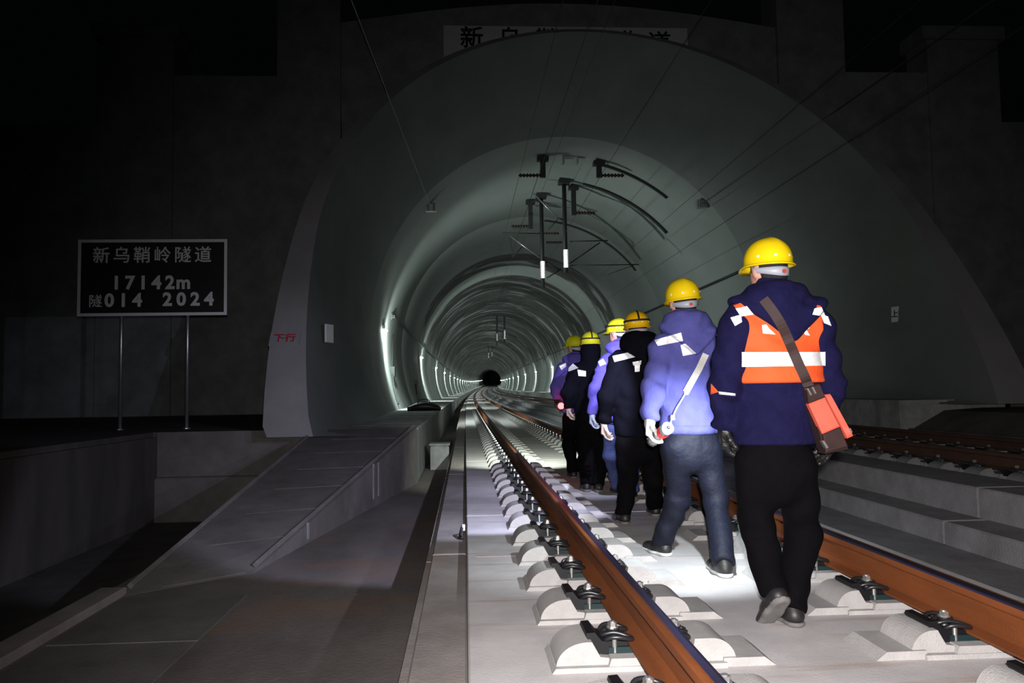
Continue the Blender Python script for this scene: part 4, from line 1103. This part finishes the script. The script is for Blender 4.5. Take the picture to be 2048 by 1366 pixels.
def patch(key, name, quad, m, nx=8, ny=3, off=.004, surf='jacket', label=None):
    k = MEN[key]; U, V = np.meshgrid(np.linspace(0, 1, nx+1), np.linspace(0, 1, ny+1)); U = U.ravel(); V = V.ravel()
    q = np.array(quad, float); P2 = ((1-U)*(1-V))[:, None]*q[0]+(U*(1-V))[:, None]*q[1]+(U*V)[:, None]*q[2]+((1-U)*V)[:, None]*q[3]
    X, D = march(k[surf], P2[:, 0], P2[:, 1], k['Y']-.55)
    A = X-D*off; B = X+D*.003; n = nx+1; N = len(A)
    fs = [(r*n+c, (r+1)*n+c, (r+1)*n+c+1, r*n+c+1) for r in range(ny) for c in range(nx)]
    rim = [c for c in range(n)]+[r*n+nx for r in range(1, ny+1)]+[ny*n+c for c in range(nx-1, -1, -1)]+[r*n for r in range(ny-1, 0, -1)]
    fs += [(rim[i], rim[(i+1) % len(rim)], N+rim[(i+1) % len(rim)], N+rim[i]) for i in range(len(rim))]
    o = mesh_obj(name, np.concatenate([A, B]), fs, m, k['root'], True)
    if label: o['label'] = label
    return o

M1 = dict(neck=(1545, 583, .03), shL=(1477, 645, 0), shR=(1630, 645, 0), elL=(1449, 768, -.03), elR=(1657, 765, .0), wrL=(1449, 850, .05), wrR=(1652, 862, .10), hipL=(1510, 935, 0), hipR=(1590, 935, 0), knL=(1514, 1052, .06), knR=(1606, 1065, .10), hem=(1550, 888, 0), hood=(1570, 692, 0), hoodL=(1470, 612, 0), hoodR=(1646, 612, 0))
person('m1', 'man in navy jacket and orange safety vest carrying the brown shoulder bag', 3.72, M1, {'L': ('swing', 1545, 1178, -.06, (-.08, .72, -.62)), 'R': ('plant', 1598, 1257, -.05)}, (1536, 529, .05), dict(jacket=MT['navy'], trousers=MT['tblack']), head_yaw=.30, h=.0115, helm=MT['yellow'], gl=(MT['gblack'], MT['gblack']), girth=1.02, ph=.3)
M2 = dict(neck=(1371, 636, .03), shL=(1325, 694, 0), shR=(1418, 692, 0), elL=(1305, 785, -.10), elR=(1432, 785, .0), wrL=(1300, 838, -.12), wrR=(1432, 850, .1), hipL=(1352, 890, 0), hipR=(1412, 890, 0), knL=(1356, 1000, .16), knR=(1432, 1005, .02), hem=(1370, 868, 0), hood=(1384, 716, 0), hoodL=(1318, 656, 0), hoodR=(1430, 668, 0))
person('m2', 'man in bright blue work jacket with a white shoulder strap, holding a torch', 4.98, M2, {'L': ('plant', 1338, 1114, -.35), 'R': ('plant', 1456, 1157, -.05)}, (1366, 597, .05), dict(jacket=MT['blue'], trousers=MT['tnavy'], sole=MT['whitesole']), head_yaw=.12, head_roll=-.10, h=.0125, helm=MT['yellow'], gl=(MT['gwhite'], MT['gwhite']), girth=.98, ph=1.1)
M3 = dict(neck=(1277, 674, .03), shL=(1238, 722, 0), shR=(1309, 722, 0), elL=(1214, 795, -.03), elR=(1330, 795, 0), wrL=(1209, 842, .05), wrR=(1325, 845, .1), hipL=(1254, 885, 0), hipR=(1297, 885, 0), knL=(1256, 960, .08), knR=(1306, 958, .12), hem=(1272, 872, 0), hood=(1285, 735, 0), hoodL=(1238, 693, 0), hoodR=(1312, 698, 0))
person('m3', 'man in all-black workwear with amber helmet and beige glove', 6.5, M3, {'L': ('plant', 1254, 1050, -.15), 'R': ('plant', 1314, 1034, .0)}, (1274, 653, .05), dict(jacket=MT['jblack'], trousers=MT['tblack']), head_yaw=-.05, head_roll=-.06, h=.014, strap=True, helm=MT['amber'], gl=(MT['gbeige'], MT['gbeige']), ph=2.0)
M4 = dict(neck=(1241, 690, .03), shL=(1216, 722, 0), shR=(1272, 722, 0), elL=(1193, 775, -.03), elR=(1288, 780, 0), wrL=(1185, 826, .04), wrR=(1285, 825, .1), hipL=(1226, 858, 0), hipR=(1261, 858, 0), knL=(1222, 910, .10), knR=(1262, 918, .14), hem=(1245, 848, 0), hood=(1248, 735, 0), hoodL=(1216, 700, 0), hoodR=(1272, 704, 0))
person('m4', 'man in violet-blue jacket looking sideways, mostly hidden behind the black-clad man', 7.9, M4, {'L': ('plant', 1240, 991, -.1), 'R': ('plant', 1268, 1000, .0)}, (1237, 662, .05), dict(jacket=MT['violet'], trousers=MT['tblue']), head_yaw=.7, h=.015, strap=True, helm=MT['lime'], gl=(MT['ggrey'], MT['ggrey']), ph=3.2)
M5 = dict(neck=(1181, 715, .02), shL=(1152, 741, 0), shR=(1204, 741, 0), elL=(1136, 786, -.03), elR=(1219, 790, 0), wrL=(1137, 812, .05), wrR=(1216, 828, .1), hipL=(1172, 856, 0), hipR=(1202, 856, 0), knL=(1175, 912, .08), knR=(1203, 912, .0), hem=(1180, 842, 0), hood=(1182, 752, 0), hoodL=(1150, 723, 0), hoodR=(1208, 723, 0))
person('m5', 'man in black hooded jacket with a torch strap crossed on his lime helmet', 8.75, M5, {'L': ('plant', 1176, 984, -.1), 'R': ('plant', 1199, 985, .05)}, (1181, 686, .05), dict(jacket=MT['jblack'], trousers=MT['tblack']), head_yaw=.0, h=.0155, strap=True, helm=MT['lime'], gl=(MT['gbeige'], MT['gbeige']), hood='up', ph=4.4, rivets=False)
M6 = dict(neck=(1151, 714, .03), shL=(1126, 737, 0), shR=(1172, 737, 0), elL=(1112, 775, -.03), elR=(1186, 778, 0), wrL=(1113, 797, -.01), wrR=(1184, 812, .1), hipL=(1140, 838, 0), hipR=(1167, 838, 0), knL=(1137, 888, .1), knR=(1166, 890, .1), hem=(1150, 826, 0), hood=(1154, 748, 0), hoodL=(1127, 722, 0), hoodR=(1174, 722, 0))
person('m6', 'foremost man in violet-blue jacket carrying the glowing red lamp', 10.0, M6, {'L': ('plant', 1149, 957, -.1), 'R': ('plant', 1170, 956, .0)}, (1149, 691, .05), dict(jacket=MT['violet'], trousers=MT['tblack']), head_yaw=.55, h=.016, helm=MT['lime'], gl=(MT['gblack'], MT['gblack']), ph=5.5, rivets=False)

# reflective tapes and lettering patches on the jackets
RT = MT['retro']
for key, nm, quad in (
    ('m2', 'reflective_tape', [(1309, 680), (1362, 665), (1366, 682), (1316, 692)]), ('m2', 'back_lettering', [(1361, 690), (1371, 687), (1393, 707), (1366, 712)]),
    ('m3', 'reflective_tape', [(1225, 712), (1255, 705), (1271, 714), (1229, 724)]), ('m3', 'back_lettering', [(1265, 724), (1283, 721), (1282, 729), (1267, 731)]), ('m3', 'back_lettering', [(1269, 729), (1280, 729), (1279, 743), (1270, 744)]),
    ('m4', 'reflective_tape', [(1196, 723), (1206, 717), (1213, 728), (1200, 733)]),
    ('m5', 'reflective_tape', [(1136, 737), (1146, 727), (1157, 736), (1137, 743)]), ('m5', 'back_lettering', [(1155, 739), (1172, 742), (1172, 753), (1157, 752)]),
    ('m6', 'reflective_tape', [(1118, 732), (1132, 725), (1132, 733), (1123, 740)])):
    tape(key, nm, quad, .006 if key == 'm2' else .009, .009, 'all')
# orange vest: a shell over the jacket back and front, open at the sides
k = MEN['m1']; vt = k['torso']
xl, xr = onY(1481, 690, 3.52)[0], onY(1653, 690, 3.62)[0]; zb, zt = onY(1560, 766, 3.55)[2], onY(1560, 606, 3.6)[2]
def vest(P):
    d = vt(P)-.013
    d = smax(d, xl-P[:, 0], .004); d = smax(d, P[:, 0]-xr, .004); d = smax(d, zb-P[:, 2], .004)
    d = smax(d, P[:, 2]-zt, .004)
    return d
c = k['w']; sdf_obj('safety_vest', vest, (xl-.03, 3.35, zb-.03), (xr+.03, 4.1, zt+.03), .0095, MT['orange'], k['root'], 'orange high-visibility vest')
def vsurf(P): return np.minimum(np.minimum(vest(P), k['jacket'](P)), k['hood'](P))
k['vest'] = vsurf; k['vestonly'] = lambda P: np.minimum(vest(P), k['jacket'](P))
tape('m1', 'reflective_band', [(1484, 704), (1651, 704), (1651, 731), (1484, 734)], .005, .006, 'vestonly')
for quad in ([(1471, 617), (1494, 612), (1508, 629), (1482, 633)], [(1461, 635), (1482, 629), (1484, 644), (1470, 652)], [(1629, 617), (1643, 614), (1652, 634), (1625, 629)], [(1641, 627), (1656, 633), (1663, 652), (1648, 646)]):
    tape('m1', 'reflective_tape', quad, .005, .008, 'vest')
for quad in ([(1524, 650), (1533, 649), (1540, 659), (1525, 660)], [(1525, 659), (1540, 658), (1552, 669), (1526, 667)], [(1588, 668), (1603, 652), (1609, 655), (1596, 671)], [(1602, 651), (1620, 652), (1618, 658), (1606, 658)], [(1603, 659), (1612, 657), (1620, 671), (1611, 670)]):
    tape('m1', 'back_lettering', quad, .005, .006, 'vestonly')
patch('m1', 'arm_band', [(1437, 783), (1471, 787), (1471, 792), (1438, 789)], MT['white'], 5, 2, .006, 'jacket')
patch('m1', 'arm_badge', [(1422, 767), (1427, 773), (1437, 784), (1421, 789)], MT['orange'], 3, 3, .008, 'jacket')
patch('m1', 'vest_shoulder', [(1466, 610), (1481, 606), (1490, 613), (1472, 617)], MT['orange'], 3, 2, .006, 'vest')
patch('m1', 'vest_shoulder', [(1634, 610), (1641, 611), (1645, 617), (1633, 616)], MT['orange'], 3, 2, .006, 'vest')
patch('m2', 'jacket_hem_band', [(1328, 852), (1440, 850), (1440, 866), (1326, 868)], MT['blue'], 12, 2, .006, 'jacket')

# shoulder bag of the man in the vest
def ribbon(b, pts3, wid, th, m=0, normals=None):
    P = [Vector(p) for p in pts3]; vs = []
    for i, p in enumerate(P):
        t = (P[min(i+1, len(P)-1)]-P[max(i-1, 0)]).normalized(); n = Vector(normals[i]).normalized(); s = t.cross(n).normalized()
        vs += [p+s*wid/2, p-s*wid/2, p-s*wid/2+n*th, p+s*wid/2+n*th]
    fs = [(i*4+q, i*4+(q+1) % 4, i*4+4+(q+1) % 4, i*4+4+q) for i in range(len(P)-1) for q in range(4)]+[(3, 2, 1, 0), tuple((len(P)-1)*4+q for q in range(4))]
    b.add(vs, fs, m)
bg = empty('shoulder_bag', tuple(onY(1665, 905, 3.45)), 'brown leather shoulder bag with coral panel hanging at the hip of the vested man', 'bag')
path = [(1527, 598), (1548, 625), (1566, 655), (1581, 690), (1596, 725), (1609, 752), (1618, 775)]
px = np.array([p[0] for p in path]); py = np.array([p[1] for p in path]); tt = np.linspace(0, len(path)-1, 28)
X, D = march(k['vest'], np.interp(tt, range(len(path)), px), np.interp(tt, range(len(path)), py), 3.1)
for _ in range(2): X[1:-1] = (X[:-2]+2*X[1:-1]+X[2:])/4
YB = float(X[-1][1])-.085
def bp(px_, py_, dy): return onY(px_, py_, YB+dy)
Xs = np.concatenate([X-D*.022, [bp(1624, 784, .012)]]); Xs[-3:-1] = Xs[-3:-1]*.6+(Xs[-4]+(Xs[-1]-Xs[-4])*np.array([[1/3], [2/3]]))*.4
b = MB(); ribbon(b, Xs, .045, .006, 0, -np.concatenate([D, D[-1:]])); b.build('strap', MT['brown'], bg)
def slab_px(name, quad, d0, d1, m, bev=.0):
    # a padded panel: front outline in the picture, real depth behind it
    q = [bp(x, y, d0) for x, y in quad]; c = sum(q)/4
    dv = np.array([.0, d1-d0, 0.0])
    fr = [c+(p-c)*.9-dv*.12 for p in q]; vs = fr+q+[p+dv for p in q]
    fs = [(0, 1, 2, 3), (8, 11, 10, 9)]+[(i, i+4, (i+1) % 4+4, (i+1) % 4) for i in range(4)]+[(4+i, 8+i, 8+(i+1) % 4, 4+(i+1) % 4) for i in range(4)]
    return mesh_obj(name, vs, fs, m, bg)
slab_px('pouch', [(1612, 775), (1640, 770), (1697, 898), (1650, 908)], .02, .085, MT['brown'])
slab_px('coral_panel', [(1617, 808), (1650, 795), (1680, 853), (1645, 868)], .0, .03, MT['coral'])
slab_px('flap', [(1613, 776), (1640, 768), (1650, 793), (1617, 806)], -.005, .03, MT['brown'])
slab_px('side_pocket', [(1648, 790), (1660, 788), (1706, 872), (1694, 877)], .02, .08, MT['coral'])
slab_px('pocket_flap', [(1646, 868), (1680, 854), (1696, 893), (1652, 906)], -.002, .03, MT['brown'])
for quad in ([(1613, 777), (1616, 776), (1624, 790), (1621, 791)], [(1623, 774), (1626, 773), (1633, 787), (1630, 788)], [(1643, 882), (1648, 881), (1657, 895), (1653, 898)], [(1698, 856), (1701, 856), (1705, 865), (1703, 866)]):
    slab_px('buckle', quad, -.012, .012, MT['zinc'])

# torch, strap and lanyard of the man in blue
tb = empty('hand_torch', tuple(onY(1325, 872, 4.9)), 'grey hand torch with red ring held in a white glove', 'torch')
k2 = MEN['m2']; GY = float(k2['w']['gripL'][1])
A = Vector(onY(1338, 862, GY-.14)); B = Vector(onY(1307, 888, GY+.05)); ax3 = (B-A)
sh_ = Vector(k2['w']['gripL'])-(A+ax3*.74); A += sh_*.55; B += sh_*.55       # into the closed hand
def seg(t0, t1, r0, r1, name, m, n=20):
    MB().tube([A+ax3*t0, A+ax3*(t0*.5+t1*.5), A+ax3*t1], [r0, (r0+r1)/2, r1], n).build(name, m, tb, True)
seg(0, .30, .038, .036, 'torch_cap', MT['torchbody']); seg(.28, .46, .0375, .0375, 'red_ring', MT['torchred']); seg(.45, .82, .030, .029, 'barrel', MT['torchbody']); seg(.80, 1.05, .034, .036, 'torch_head', MT['clear'])
MB().tube([A-ax3*.005, A+ax3*.01], .012, 10).build('switch', MT['elastic'], tb)
px = np.array([1412, 1398, 1381, 1366, 1352, 1342, 1338]); py = np.array([708, 738, 768, 795, 818, 842, 852])
X, D = march(k2['all'], np.interp(np.linspace(0, 6, 24), range(7), px), np.interp(np.linspace(0, 6, 24), range(7), py), 4.4)
b = MB(); ribbon(b, (X-D*.012)[:11], .040, .004, 0, -D[:11]); b.build('carrying_strap', MT['gwhite'], tb)
b = MB(); b.tube([tuple(p) for p in (X-D*.016)[10:]]+[tuple(A)], .006, 6); b.build('lanyard', MT['torchbody'], tb)
for i in (10, 18, 22):
    c = (X-D*.018)[i]; MB().box(c[0]-.012, c[0]+.012, c[1]-.008, c[1]+.008, c[2]-.016, c[2]+.016, bev=.004).build('lanyard_clip', MT['zinc'], tb)

# red lamp of the foremost man
c = np.array(MEN['m6']['w']['gripL']); rl = empty('signal_lamp', tuple(c), 'glowing red hand lamp held at the side of the foremost man', 'lamp')
MB().tube([(c[0], c[1]+.075, c[2]), (c[0], c[1]+.07, c[2]), (c[0], c[1]-.05, c[2]), (c[0], c[1]-.06, c[2]), (c[0], c[1]-.085, c[2])], [.018, .022, .022, .036, .042], 16).build('lamp_body', MT['dark'], rl, True)
b = MB(); b.lathe([(.041*math.sin(a), .041*math.cos(a)) for a in np.linspace(0, math.pi, 9)], 16, (c[0], c[1]-.092, c[2])); b.build('lens', MT['redglow'], rl, True)
MB().tube(smooth_path([(c[0], c[1]+.072, c[2]), (c[0], c[1]+.095, c[2]-.03), (c[0]+.01, c[1]+.08, c[2]-.10), (c[0]-.01, c[1]+.06, c[2]-.03), (c[0], c[1]+.068, c[2]-.015)]), .004, 6).build('wrist_loop', MT['dark'], rl)
point('signal_lamp_light', (c[0]-.06, c[1]-.20, c[2]), 0.5, (1, .02, .02), .04)
